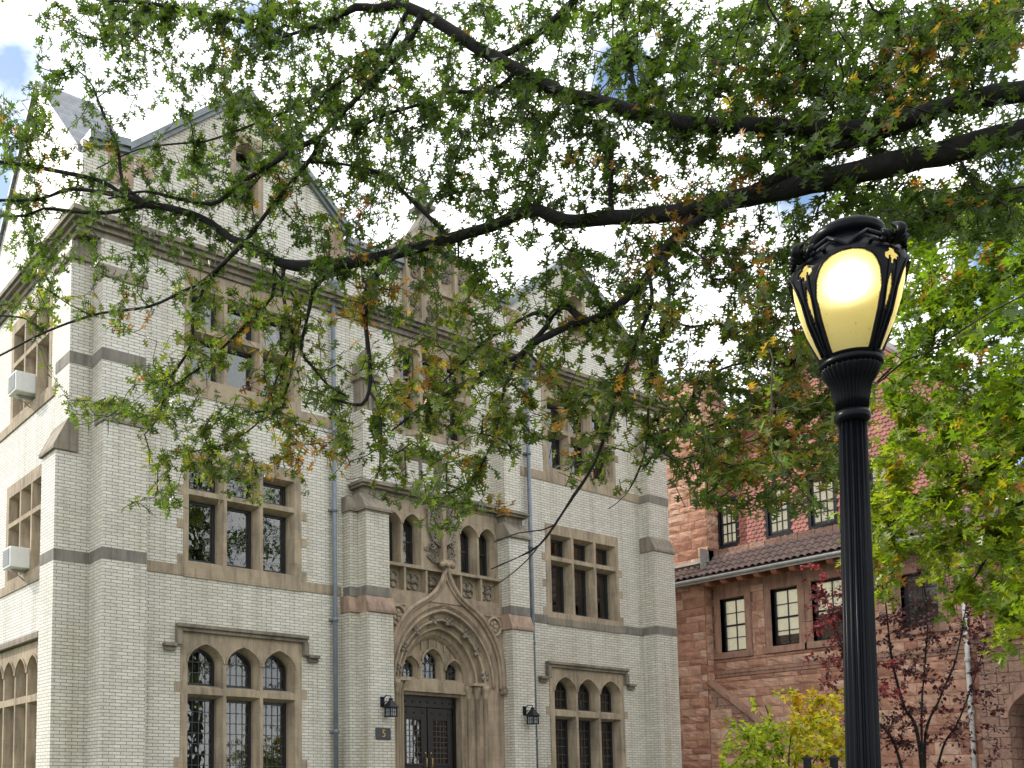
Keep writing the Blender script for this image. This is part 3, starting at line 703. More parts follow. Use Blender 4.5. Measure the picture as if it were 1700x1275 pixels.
# doors
fr = MB(); DT = tf(18.42)
fr.tbox(DT,PC-0.93,PC-0.84,0.5,3.93,-0.02,0.1); fr.tbox(DT,PC+0.84,PC+0.93,0.5,3.93,-0.02,0.1); fr.tbox(DT,PC-0.84,PC+0.84,3.66,3.93,-0.02,0.1)
for k in range(7): fr.ball((PC-0.72+0.24*k,18.40,3.78),0.028,6,4)
fr.build('door_frame', M['door'], hall)
for s_ in (-1,1):
    d = MB(); x0,x1 = sorted((PC+s_*0.015,PC+s_*0.835)); g0,g1 = sorted((PC+s_*0.20,PC+s_*0.66))
    d.tbox(DT,x0,g0,0.55,3.65,0,0.06); d.tbox(DT,g1,x1,0.55,3.65,0,0.06); d.tbox(DT,g0,g1,3.35,3.65,0,0.06); d.tbox(DT,g0,g1,0.55,2.3,0,0.06)
    d.tbox(DT,g0-0.05,g1+0.05,2.24,2.3,-0.03,0.0); d.tbox(DT,g0-0.04,g1+0.04,0.8,1.9,-0.015,0.0)
    for k in range(3): d.ball((x0+0.14+0.27*k,18.41,3.52),0.022,6,4)
    do = d.build('door', M['door'], hall, bevel=0.008)
    p = MB(); p.tbox(DT,g0,g1,2.3,3.35,0.025,0.033)
    for k in range(1,4): u=g0+(g1-g0)*k/4; p.tbox(DT,u-0.008,u+0.008,2.3,3.35,0.014,0.044,1)
    for k in range(1,8): v=2.3+1.05*k/8; p.tbox(DT,g0,g1,v-0.008,v+0.008,0.015,0.043,1)
    p.build('pane', [M['glass'],M['came']], do)
    hnd = MB(); hx=PC+s_*0.09; hnd.tube([(hx,18.41,2.2),(hx,18.35,2.22),(hx,18.35,2.42),(hx,18.41,2.44)],0.014,6); hnd.ball((hx,18.40,2.55),0.025,6,4); hnd.build('handle', M['brass'], do)
kp = MB()
kp.box(PC+1.032,PC+1.045,18.25,18.43,2.18,2.80)
for z0,z1 in ((2.20,2.36),(2.46,2.56),(2.60,2.78)): kp.box(PC+1.04,PC+1.06,18.26,18.42,z0,z1)
kp.build('entry_panel', M['black'], hall, bevel=0.006)

# oriel stage above the arch: lancets, quatrefoil panels, coat of arms
ST2 = tf(17.86)
lanc = [(PC-1.86,PC-1.26),(PC-1.18,PC-0.62),(PC+0.66,PC+1.22),(PC+1.30,PC+1.86)]
b = MB(); b.box(14.88,18.78,17.76,18.0,6.002,6.30); b.build('string_course', M['portal_stone'], hall)
o = stone_window(hall, ST2, (14.88,16.30,6.92,8.52), [(6.92,8.52,lanc[:2],6.97,8.18,0.26)], M['stone'], proud=0.0, splay=0.05, meeting=True)
stone_window(hall, ST2, (17.40,18.78,6.92,8.52), [(6.92,8.52,lanc[2:],6.97,8.18,0.26)], M['stone'], proud=0.0, splay=0.05, meeting=True)
b = MB(); b.box(16.302,17.398,17.86,18.0,6.92,8.52); b.build('wall', M['stone'], hall)
b = MB(); b.box(14.88,18.78,17.74,18.0,6.86,6.918)
for u in (14.9,PC-1.22,PC-0.55,PC+0.58,PC+1.26,18.74): b.box(u-0.03,u+0.03,17.76,17.95,6.302,6.858)
b.box(14.88,18.78,17.93,18.0,6.302,6.858); b.build('panel_tracery', M['stone'], hall)
for u in (PC-1.54,PC-0.88,PC-0.3,PC+0.92,PC+1.56):
    q = MB()
    for k in range(4):
        a=math.pi/4+k*math.pi/2; cx,cz=u+0.12*math.cos(a),6.57+0.12*math.sin(a)
        q.tube([(cx+0.10*math.cos(t),17.91,cz+0.10*math.sin(t)) for t in np.linspace(0,6.283,13)],0.022,5)
    q.ball((u,17.90,6.57),0.07,8,5)
    for k in range(4): a=k*math.pi/2; q.ball((u+0.12*math.cos(a),17.91,6.57+0.12*math.sin(a)),0.045,7,4)
    q.build('quatrefoil', M['stone_dark'], hall)
arms = MB(); ax=PC-0.02
shield=[(ax-0.40,8.45),(ax+0.36,8.45),(ax+0.38,7.95),(ax+0.24,7.62),(ax,7.48),(ax-0.26,7.62),(ax-0.42,7.95)]
arms.prism(ST2, shield, -0.06, 0.01); arms.tube([(u,17.79,v) for u,v in shield+shield[:1]],0.03,6)
def scroll(mb, cx, cz, r, turns, dirn, y, rad=0.02):
    P=[]; 
    for i in range(22):
        t=i/21; a=dirn*turns*2*math.pi*t; rr=r*(1-0.8*t); P.append((cx+rr*math.cos(a),y-0.02*t,cz+rr*math.sin(a)))
    mb.tube(P,[rad*(1-0.4*i/21) for i in range(22)],5)
rr_=random.Random(5)
for k in range(26):
    scroll(arms, ax+rr_.uniform(-0.42,0.40), rr_.uniform(7.5,8.42), rr_.uniform(.06,.12), 1.3, rr_.choice((-1,1)), 17.79, 0.024)
for k in range(40): arms.ball((ax+rr_.uniform(-0.42,0.40),17.79,rr_.uniform(7.55,8.45)), rr_.uniform(.02,.05),6,4)
for k in range(30):
    scroll(arms, ax+rr_.choice((-1,1))*rr_.uniform(0.12,0.46), rr_.uniform(7.1,7.55), rr_.uniform(.04,.09), 1.2, rr_.choice((-1,1)), 17.84, 0.02)
arms.build('coat_of_arms', M['stone_dark'], hall)
b = MB()
for p,z0,z1 in ((0.0,8.521,8.60),(0.10,8.602,8.68),(0.18,8.682,8.76)): b.box(15.0,18.66,17.84-p,18.0,z0,z1)
b.build('string_course', M['stone_dark'], hall)
# small label window and third-floor group
stone_window(hall, FT, (15.75,16.95,8.95,9.72), [(8.95,9.72,[(15.92,16.30),(16.40,16.78)],9.02,9.58,0)], M['stone_dark'])
h=MB(); h.box(15.66,17.04,17.86,18.02,9.725,9.82); h.box(15.66,15.745,17.88,18.02,9.3,9.723); h.box(16.955,17.04,17.88,18.02,9.3,9.723); h.build('hood_mould', M['stone_dark'], hall)
cc=[(15.72,16.34),(16.45,17.15),(17.26,17.9)]
stone_window(hall, FT, (15.55,18.05,10.16,12.6), [(10.16,11.42,cc,10.32,11.36,0),(11.42,12.6,cc,11.50,12.36,0)], M['stone'], quoins=[(-1,11.3),(1,11.3)])
# carved parapet and finial
b = MB(); b.box(15.84,18.04,17.92,18.5,13.032,14.95)
for u in (15.88,16.36,16.92,17.48,18.0): b.box(u-0.05,u+0.05,17.82,17.95,13.032,14.99)
b.box(15.8,18.1,17.84,18.5,13.9,14.02); b.box(15.78,18.12,17.8,18.52,14.95,15.06); b.box(16.36,17.40,17.86,18.5,15.062,15.32); b.box(16.3,17.46,17.82,18.54,15.322,15.40)
po_=b.build('parapet', M['stone'], hall)
for u in (16.12,16.64,17.2,17.74):
    for z in (13.45,14.48):
        q=MB()
        for k in range(6): scroll(q,u+rr_.uniform(-.12,.12),z+rr_.uniform(-.28,.28),rr_.uniform(.07,.14),1.3,rr_.choice((-1,1)),17.90,0.025)
        q.ball((u,17.90,z),0.06,7,4)
        q.build('carved_panel', M['stone_dark'], po_)
f_=MB(); fx=16.74
sq=lambda r,z:[(fx-r,18.2-r,z),(fx+r,18.2-r,z),(fx+r,18.2+r,z),(fx-r,18.2+r,z)]
f_.loft([sq(.34,15.402),sq(.34,15.52),sq(.30,15.56),sq(.30,15.62),sq(.12,16.0),sq(.10,16.12),sq(.22,16.16),sq(.24,16.26),sq(.1,16.32),sq(.07,16.55),sq(.15,16.62),sq(.13,16.78),sq(.02,17.0)],True,0,True,True)
f_.build('finial', M['band'], po_)
# drainpipes
for x,zt in ((13.66,13.25),(20.04,13.0)):
    d=MB(); d.lathe([(.052,0.1),(.052,zt-0.3)], x, 17.90, 12)
    for z in (2.9,5.4,7.9,10.4,12.3): d.lathe([(.064,z),(.064,z+.09)],x,17.90,12); d.box(x-0.11,x+0.11,17.93,18.0,z+.02,z+.07)
    d.loft([[(x-r,17.90-r2,z),(x+r,17.90-r2,z),(x+r,17.99,z),(x-r,17.99,z)] for r,r2,z in ((.06,.06,zt-0.32),(.15,.16,zt-0.1),(.17,.18,zt),(.13,.14,zt+.06))],True,0,True,True)
    d.build('drainpipe', M['pipe'], hall)
# ------------------------------------------------------------------ the red sandstone house across the court
RX = 30.0
house = thing('sandstone_house', 'red rock-faced sandstone house with tiled eave, fish-scale gable and tall chimney', 'building', (RX,16,0))
RT = tx(RX)
lowin = [(18.16,18.99,6.05,7.78),(16.47,17.31,6.05,7.82),(15.05,16.05,6.05,7.86),(12.68,13.6,6.1,7.6)]
def plain_window(T, u0,u1,v0,v1, mun, parent, reveal=0.34, glow_blind=0.0, surround=True, label=None, frame_m=None, sashm=None):
    s_ = MB()
    if surround:
        for (a,b,c,d) in ((u0-0.2,u0,v0-0.001,v1+0.001),(u1,u1+0.2,v0-0.001,v1+0.001),(u0-0.2,u1+0.2,v1+0.002,v1+0.28),(u0-0.24,u1+0.24,v0-0.2,v0-0.002)):
            s_.tbox(T,a,b,c,d,-0.02 if d>v0 else -0.07,reveal)
    else:
        for (a,b,c,d) in ((u0-0.09,u0,v0,v1),(u1,u1+0.09,v0,v1),(u0-0.09,u1+0.09,v1+0.001,v1+0.1),(u0-0.12,u1+0.12,v0-0.08,v0-0.001)): s_.tbox(T,a,b,c,d,-0.03,0.2)
    o = s_.build('window', frame_m or M['redtrim'], parent, label=label)
    sa = MB(); w_ = reveal
    for (a,b,c,d) in ((u0,u0+.06,v0,v1),(u1-.06,u1,v0,v1),(u0+.06,u1-.06,v0,v0+.07),(u0+.06,u1-.06,v1-.07,v1)): sa.tbox(T,a,b,c,d,w_-0.06,w_)
    nu,nv = mun
    for k in range(1,nu): u=u0+.06+(u1-u0-.12)*k/nu; sa.tbox(T,u-.013,u+.013,v0+.07,v1-.07,w_-.045,w_-.005)
    for k in range(1,nv):
        v=v0+.07+(v1-v0-.14)*k/nv; h=.03 if k*2==nv else .013; sa.tbox(T,u0+.06,u1-.06,v-h,v+h,w_-.05,w_-.004)
    sa.build('sash', M['sash'], o)
    p = MB(); p.tbox(T,u0+.06,u1-.06,v0+.07,v1-.07,w_-.03,w_-.022); p.build('pane', [M['glass_clear'],M['came']], o)
    if glow_blind:
        b = MB(); b.tbox(T,u0+.02,u1-.02,v1-(v1-v0)*glow_blind,v1,w_+.015,w_+.03); b.build('blind', M['lit_blind'], o)
    return o
def ashlar(mb, T, u0, u1, v0, top, openings=(), seed=1, dep=0.05):
    """rock-faced blocks in courses of uneven height, each block a rough pillow standing off the joint"""
    rr = random.Random(seed); tfn = top if callable(top) else (lambda u: top); v = v0; vm = max(tfn(u0),tfn(u1),tfn((u0+u1)/2))
    while v < vm-0.06:
        h = rr.choice((0.2,0.26,0.3,0.34)); u = u0-rr.uniform(0,.4)
        while u < u1:
            L_ = rr.uniform(0.32,0.85); a,b_ = max(u,u0),min(u+L_,u1); u += L_
            c,d = v, min(v+h, tfn(a), tfn(b_), vm)
            for (p,q,r_,s_) in openings:          # cut blocks back to the openings
                if a < q and b_ > p and c < s_ and d > r_:
                    if p-a > b_-q: b_ = p
                    else: a = q
            if b_-a < 0.07 or d-c < 0.07: continue
            g = .007; nu = 3 if b_-a < .5 else 4; nv = 3; vs=[]
            for j in range(nv+1):
                for i in range(nu+1):
                    e = i in (0,nu) or j in (0,nv)
                    x = a+g+(b_-a-2*g)*i/nu+(0 if e else rr.uniform(-.03,.03)); z = c+g+(d-c-2*g)*j/nv+(0 if e else rr.uniform(-.02,.02))
                    vs.append(T(x,z,-0.006-rr.uniform(0,.008) if e else -rr.uniform(.25,1)*dep))
            k = nu+1; n0=len(vs); fs=[(j*k+i,j*k+i+1,(j+1)*k+i+1,(j+1)*k+i) for j in range(nv) for i in range(nu)]
            ring=[i for i in range(k)]+[j*k+nu for j in range(1,nv+1)]+[nv*k+i for i in range(nu-1,-1,-1)]+[j*k for j in range(nv-1,0,-1)]
            def back(pt): 
                q0=Vector(T(0,0,0)); q1=Vector(T(0,0,1)); dd_=(q1-q0); return tuple(Vector(pt)+dd_*0.03)
            vs += [back(vs[i]) for i in ring]; m_=len(ring)
            fs += [(ring[i],ring[(i+1)%m_],n0+(i+1)%m_,n0+i) for i in range(m_)]
            mb.add(vs,fs,0,False)
        v += h
b = MB(); wall(b, RT, 11.2, 19.42, 0.0, 9.4, lowin, 0.5); hw=b.build('wall', M['redstone'], house)
def facing(*a):
    b = MB(); ashlar(b,*a); b.build('stone_facing', M['ashlar'], house, uv=False, fixn=False)
for k,(u0,u1,v0,v1) in enumerate(((11.6,19.27,0.0,5.25),(11.6,19.27,5.475,5.83),(11.6,12.46,5.84,8.05),(13.81,14.84,5.84,8.05),(17.53,17.94,5.84,8.05))): facing(RT,u0,u1,v0,v1,(),20+k)
facing(lambda u,v,w_: (29.62+w_,u,v), 19.28, 22.4, 0.0, 8.5, (), 4); facing(lambda u,v,w_: (u,19.28+w_,v), 29.63, 29.99, 5.1, 8.3, (), 9)
facing(lambda u,v,w_: (29.625+w_,u,v), 17.2, 19.27, 0.0, lambda u: 3.2+(u-17.2)*0.84, (), 5)
facing(lambda u,v,w_: (29.7+w_,u,v), 19.14, 21.9, 9.0, 14.35, (), 6); facing(lambda u,v,w_: (u,19.14+w_,v), 29.7, 30.9, 9.45, 14.35, (), 7); facing(lambda u,v,w_: (29.66+w_,u,v), 19.1, 21.94, 14.62, 14.98, (), 8)
for i,(a,c,d,e) in enumerate(lowin): plain_window(RT,a,c,d,e,(2,4),house,reveal=0.24,glow_blind=(1.0,0.8,0.55,0.0)[i])
# projecting end bay with the raked buttress foot
b = MB(); b.prism(lambda u,v,w_: (29.62+w_,u,v), [(19.28,0),(24,0),(24,9.0),(19.28,9.0)], 0, 0.6)
b.prism(lambda u,v,w_: (29.625+w_,u,v), [(17.2,0),(19.275,0),(19.275,5.05),(17.2,3.3)], 0, 0.37); b.build('wall', M['redstone'], house)
b = MB(); b.prism(lambda u,v,w_: (29.57+w_,u,v), [(17.15,3.27),(19.27,5.06),(19.27,5.2),(17.15,3.41)], 0, 0.42); b.build('buttress_coping', M['redtrim'], house)
# moulded string course
b = MB(); b.box(29.93,30.05,11.3,19.27,5.36,5.46); b.box(29.96,30.05,11.3,19.27,5.26,5.355); b.build('string_course', M['redtrim'], house)
b = MB(); b.box(29.97,30.05,14.2,19.2,8.06,8.4); b.build('lintel_course', M['redtrim'], house)
# chimney
b = MB(); b.box(29.7,30.9,19.14,21.9,8.6,15.2); b.box(29.64,30.96,19.08,21.96,14.35,14.6); b.box(29.66,30.94,19.1,21.94,15.0,15.25); b.build('chimney', M['redstone'], house)
b = MB(); b.box(29.66,29.72,19.13,19.2,8.7,9.35); b.box(29.3,30.3,19.14,19.17,8.72,9.4); b.box(29.55,29.69,19.1,22,8.98,9.08); b.build('flashing', M['gutter'], house)
# pantile skirt roof
def tiles(y0,y1,e,t,rows,pitch,mt,name,parent):
    (x0,z0),(x1,z1) = e,t; mb = MB(); n = int((y1-y0)/pitch*6); L_=[]
    for r_ in range(rows):
        for edge in (0,1):
            s_ = (r_+edge)/rows; lift = 0.045*(1-edge)
            row=[]
            for i in range(n+1):
                y=y0+(y1-y0)*i/n; ph=(i/6.0)%1.0; h=0.075*abs(math.sin(math.pi*ph))
                row.append((x0+(x1-x0)*s_-0.3*(h+lift), y, z0+(z1-z0)*s_+0.9*(h+lift)))
            L_.append(row)
    mb.loft(L_, False, 0, smooth=False)
    mb.add([(x0,y0,z0-.03),(x0,y1,z0-.03),(x1,y1,z1-.03),(x1,y0,z1-.03),(x0,y0,z0-.1),(x0,y1,z0-.1),(x1,y1,z1-.1),(x1,y0,z1-.1)],[(0,1,2,3),(7,6,5,4),(0,4,5,1),(1,5,6,2),(2,6,7,3),(3,7,4,0)])
    return mb.build(name, mt, parent, fixn=False)
tiles(11.0,19.1,(29.18,8.42),(30.28,9.42),5,0.215,M['tile_brown'],'eave_roof',house)
tiles(19.12,22.2,(29.18,8.42),(29.72,8.93),3,0.215,M['tile_brown'],'eave_roof',house)
g = MB(); g.tube([(29.14,11.0,8.36),(29.14,22.2,8.36)],0.055,8); g.box(29.17,29.2,11,22.2,8.25,8.40); g.build('gutter', M['gutter'], house)
for k in range(13):
    y = 18.86-0.55*k
    g = MB(); g.prism(lambda u,v,w_: (u, y+w_, v), [(29.22,8.22),(29.22,8.36),(30.0,8.9),(30.0,8.30),(29.6,8.16),(29.3,8.14)], 0, 0.17); g.build('rafter', M['rafter'], house)
# fish-scale tiled upper storey and gable
UT = tx(30.3)
upw = [(18.5,19.06,9.56,11.0),(16.8,17.44,9.56,11.05),(15.4,16.1,9.56,11.0),(13.7,14.4,9.56,11.0)]
def top_red(u):
    return min(11.5+(19.5-u)*1.02, 15.6) if u > 15.4 else max(15.68-(15.4-u)*1.02, 9.4)
b = MB(); wall(b, UT, 11.0, 19.45, 9.3, top_red, upw, 0.3, ucuts=[15.4]); b.build('wall', M['tile_red'], house)
sc_ = MB(); pt=0.165; rh=0.125
for r_ in range(52):
    z = 9.36+rh*r_
    for k in range(56):
        y = 11.05+pt*(k+0.5*(r_%2))
        if z+0.1 > top_red(y)-0.02 or y > 19.35: continue
        if any(a-0.1 < y < c_+0.1 and d-0.14 < z+0.05 < e+0.1 for a,c_,d,e in upw): continue
        h=pt*0.49
        P=[(30.29,y-h,z+rh*1.25),(30.29,y+h,z+rh*1.25),(30.27,y+h,z+0.05),(30.262,y+h*0.55,z),(30.262,y-h*0.55,z),(30.27,y-h,z+0.05)]
        Q=[(x+0.02,yy,zz) for x,yy,zz in P]
        sc_.add(P+Q,[(0,1,2,3,4,5)]+[(i,(i+1)%6,6+(i+1)%6,6+i) for i in range(2,5)])
sc_.build('scale_tile_cladding', M['tile_red'], house, fixn=False)
for a,c_,d,e in upw: plain_window(UT,a,c_,d,e,(3,4),house,reveal=0.1,glow_blind=0.9,surround=False,frame_m=M['sash'])
b = MB()
for u0,u1 in ((19.55,15.4),(15.4,10.6)):
    z0,z1 = (11.45,15.70) if u0 > 15.4 else (15.70,10.75)
    b.prism(lambda u,v,w_: (29.98+w_,u,v), [(u0,z0),(u1,z1),(u1,z1+.2),(u0,z0+.2)], 0, 0.5)
b.build('bargeboard', M['rafter'], house)
b = MB()
for s_ in (-1,1):
    q=[(29.95,15.4,15.92),(40,15.4,15.92),(40,15.4+s_*5.0,10.8),(29.95,15.4+s_*5.0,10.8)]; b.add(q+[(x,y,z+.12) for x,y,z in q],[(0,1,2,3),(7,6,5,4),(0,4,5,1),(1,5,6,2),(2,6,7,3),(3,7,4,0)])
b.build('roof', M['tile_brown'], house)
tiles(4.0,10.98,(29.9,8.8),(33.0,12.2),10,0.215,M['tile_brown'],'roof',house)
b = MB(); b.box(29.85,29.95,4,10.98,8.62,8.76); b.build('gutter', M['gutter'], house)
b = MB(); b.box(30.9,40,19.5,24,0,11.4); b.box(30.6,40,4,11.1,0,8.6); b.box(32,40,11.1,19.5,0,9.3); b.build('wall', M['redstone'], house)
# white rainwater pipe and the arched porch
b = MB(); b.tube([(29.88,12.02,0.1),(29.88,12.02,8.3)],0.06,10,caps=True)
for z in (1.4,3.6,5.0,7.0): b.tube([(29.88,12.02,z),(29.88,12.02,z+.12)],0.08,10)
b.build('drainpipe', M['wpipe'], house)
PT_ = lambda u,v,w_: (29.3+w_,u,v)
pb = MB(); O = outline(9.25,10.98,0.02,4.25,0.8)
cell(pb, PT_, (8.4,11.58,0.0,5.25), O, 0.0); ringloft(pb, PT_, [(O,0),(inset(O,.04),.5),(inset(O,.04),.9)])
pb.box(29.3,30.7,11.575,11.58,0,5.25); pb.box(29.3,30.0,4.0,8.4,0,5.25)
pb.build('porch', M['redstone'], house, fixn=False)
rg = MB(); hd=inset(O,-0.16)
rg.loft([[PT_(u,v,0.003) for u,v in hd[1:-1]],[PT_(u,v,-0.05) for u,v in hd[1:-1]],[PT_(u,v,-0.05) for u,v in O[1:-1]],[PT_(u,v,0.003) for u,v in O[1:-1]]],False); rg.build('porch_arch', M['redtrim'], house, fixn=False)
b = MB()
for p,z0,z1 in ((0.05,5.252,5.38),(0.12,5.382,5.50),(0.18,5.502,5.62)): b.box(29.3-p,30.0,4,11.58+p,z0,z1)
b.build('porch_cornice', M['redtrim'], house)
b = MB(); b.box(30.2,30.25,9.1,11.1,0,4.3); b.build('porch_door', M['door'], house)

# ------------------------------------------------------------------ small things on the hall
def lantern(x, y, z, label):
    r = thing('wall_lantern', label, 'lantern', (x,y,z), 'lanterns beside the entrance')
    b = MB(); b.box(x-0.17,x-0.05,y-0.03,y,z+0.22,z+0.48); b.tube([(x-0.11,y-0.02,z+0.42),(x-0.09,y-0.14,z+0.50),(x,y-0.22,z+0.49),(x,y-0.22,z+0.43)],0.016,6); b.tube([(x-0.11,y-0.02,z+0.3),(x-0.03,y-0.1,z+0.36)],0.013,6); b.build('bracket', M['iron'], r)
    sqr = lambda q,zz: [(x-q,y-0.22-q,zz),(x+q,y-0.22-q,zz),(x+q,y-0.22+q,zz),(x-q,y-0.22+q,zz)]
    b = MB(); b.loft([sqr(.145,z+.19),sqr(.14,z+.21),sqr(.035,z+.39),sqr(.045,z+.41),sqr(.03,z+.44)],True,0,True,True); b.build('hood', M['iron'], r)
    b = MB(); q=.105
    for sx in (-1,1):
        for sy in (-1,1): b.box(x+sx*q-.014,x+sx*q+.014,y-.22+sy*q-.014,y-.22+sy*q+.014,z-.03,z+.19)
    for zz in (z-.05,z+.17): b.loft([sqr(.125,zz),sqr(.125,zz+.025)],True,0,True,True)
    for sx in (-1,1): b.box(x+sx*.035-.006,x+sx*.035+.006,y-.22-q-.004,y-.22-q+.004,z-.02,z+.17); b.box(x-q-.004,x-q+.004,y-.22+sx*.035-.006,y-.22+sx*.035+.006,z-.02,z+.17)
    b.box(x-q,x+q,y-.22-q-.004,y-.22-q+.004,z+.07,z+.08); b.box(x-q-.004,x-q+.004,y-.22-q,y-.22+q,z+.07,z+.08)
    r.scale = (.86,.86,.86); b.build('cage', M['iron'], r)
    b = MB(); b.loft([sqr(.095,z-.02),sqr(.095,z+.168)],True,0,True,True); b.build('lantern_glass', M['lantern_glass'], r)
M['lantern_glass'] = simple('frosted_glass', (0.32,0.34,0.35), 0.25)
lantern(14.66, 17.40, 3.31, 'black iron wall lantern with pointed hood above the number plaque')
lantern(19.19, 17.40, 3.31, 'black iron wall lantern with pointed hood to the right of the arched doorway')
pl = thing('number_plaque', 'dark metal plaque with gold number 5 on the brick pier left of the door', 'sign', (14.57,17.4,2.76))
b = MB(); b.box(14.36,14.79,17.372,17.398,2.77,3.03); b.build('plate', M['plaque'], pl, bevel=0.01)
tcu = bpy.data.curves.new('numeral','FONT'); tcu.body = '5'; tcu.size = 0.235; tcu.align_x='CENTER'; tcu.align_y='CENTER'; tcu.extrude=0.006
to = bpy.data.objects.new('numeral', tcu); COL.objects.link(to); to.data.materials.append(M['brass'])
to.location=(14.575,17.362,2.90); to.rotation_euler=(math.pi/2,0,0)
dg = bpy.context.evaluated_depsgraph_get(); me = bpy.data.meshes.new_from_object(to.evaluated_get(dg)); me.transform(Matrix.Translation(Vector((14.575,17.362,2.90))-Vector((14.57,17.4,2.76))) @ to.rotation_euler.to_matrix().to_4x4())
COL.objects.unlink(to); bpy.data.objects.remove(to); no = bpy.data.objects.new('numeral', me); COL.objects.link(no); no.parent = pl
def aircon(y, z, label):
    r = thing('air_conditioner', label, 'air conditioner', (7.3,y,z), 'window air conditioners in the side wall')
    b = MB(); b.box(7.03,7.74,y-.27,y+.27,z,z+.5); b.build('case', M['plastic'], r, bevel=0.02); r.scale = (.88,.88,.88)
    b = MB()
    for k in range(11): b.box(7.012,7.028,y-.21,y+.21,z+.06+.036*k,z+.078+.036*k)
    b.box(7.02,7.03,y-.22,y+.22,z+.05,z+.46); b.build('grille', M['grille'], r)
    b = MB(); b.box(7.2,7.7,y-.03,y+.03,z-.06,z-.001); b.tube([(7.15,y,z-.01),(7.5,y,z-.26)],0.015,6); b.build('bracket', M['grille'], r)
aircon(20.62, 10.14, 'white window air conditioner in the upper side window')
aircon(20.72, 6.34, 'white window air conditioner in the lower side window')
tl = thing('table_lamp', 'dark table lamp with cone shade behind the right bay window', 'lamp', (22.19,18.9,6.4))
b = MB(); b.lathe([(.10,6.36),(.11,6.39),(.04,6.44),(.06,6.55),(.03,6.62),(.015,6.9)],22.19,18.9,14); b.build('lamp_base', M['sash'], tl)
b = MB(); b.lathe([(.19,6.78),(.20,6.78),(.11,7.16),(.10,7.16)],22.19,18.9,18,cap=False); b.build('lamp_shade', M['room'], tl)
st_ = thing('side_table', 'dark side table under the lamp in the right bay window', 'table', (22.19,18.9,5.72))
b = MB(); b.box(21.9,22.5,18.68,19.2,6.31,6.355); b.build('tabletop', M['door'], st_)
for dx in (-.26,.26):
    for dy in (-.18,.22): b = MB(); b.box(22.19+dx-.025,22.19+dx+.025,18.9+dy-.025,18.9+dy+.025,5.725,6.308); b.build('leg', M['door'], st_)
cl = thing('ceiling_lamp', 'white glass bowl lamp hanging behind the left bay window', 'lamp', (10.86,19.3,8.1))
M['bowl'] = simple('opal_glass', (0.85,0.78,0.68), 0.4)
mt_ = M['bowl'].node_tree.nodes['Principled BSDF']; mt_.inputs['Emission Color'].default_value=(1,.82,.6,1); mt_.inputs['Emission Strength'].default_value=0.3
b = MB(); b.lathe([(.02,7.98),(.13,8.02),(.22,8.10),(.26,8.2)],10.9,19.3,18); b.build('bowl', M['bowl'], cl)
b = MB(); b.lathe([(.27,8.20),(.27,8.225),(.26,8.23)],10.9,19.3,18); 
for a in (0,2.1,4.2): b.tube([(10.9+.26*math.cos(a),19.3+.26*math.sin(a),8.22),(10.9,19.3,8.7)],.008,5)
b.tube([(10.9,19.3,8.7),(10.9,19.3,9.7)],.01,5); b.build('chain', M['iron'], cl)
def curtain(x0,x1,z0,z1,label,y=18.5,mt='sheer'):
    b = MB(); n=40; f0=[];f1=[]
    for i in range(n+1):
        x=x0+(x1-x0)*i/n; d=.03*math.sin(i*1.35)+.012*math.sin(i*3.1); f0.append((x,y+d)); f1.append((x,y+d+.008))
    lp=[(x,yy,z) for z in (z0,) for x,yy in f0]; b.loft([[(x,yy,z0) for x,yy in f0],[(x,yy,z1) for x,yy in f0],[(x,yy,z1) for x,yy in f1],[(x,yy,z0) for x,yy in f1]],False,0,smooth=True)
    o = b.build('curtain', M[mt], None, fixn=False); o['label']=label; o['category']='curtain'; o['group']='curtains behind the windows'
curtain(9.95,10.72,0.9,4.6,'pale sheer curtain behind the left light of the left ground-floor window')
curtain(12.0,12.75,0.9,4.6,'pale sheer curtain behind the right light of the left ground-floor window')
curtain(21.2,21.9,6.25,8.4,'cream curtain beside the table lamp in the right bay window',19.6,'cream')

# iron fence by the shrub
fp0, fp1 = at(1340,1261,17), at(1384,1259,17)
dv = (fp1-fp0); dv.z = 0
fe = thing('iron_fence', 'black iron fence with square posts beside the yellow shrub', 'fence', (fp0.x,fp0.y,0))
for k in range(0,3):
    p = fp0+dv*k
    b = MB(); b.box(p.x-.045,p.x+.045,p.y-.045,p.y+.045,0,fp0.z); b.loft([[(p.x-q,p.y-q,z),(p.x+q,p.y-q,z),(p.x+q,p.y+q,z),(p.x-q,p.y+q,z)] for q,z in ((.06,fp0.z),(.06,fp0.z+.03),(.005,fp0.z+.08))],True,0,True,True); b.build('post', M['iron'], fe)
    if k < 2:
        for z in (0.3,fp0.z-.2):
            b = MB(); b.tube([p+Vector((0,0,z)),p+dv+Vector((0,0,z))] if False else [(p.x,p.y,z),(p.x+dv.x,p.y+dv.y,z)],.02,6); b.build('rail', M['iron'], fe)
        for j in range(1,4): q=p+dv*(j/4); b = MB(); b.tube([(q.x,q.y,.2),(q.x,q.y,fp0.z-.12)],.011,6); b.build('picket', M['iron'], fe)

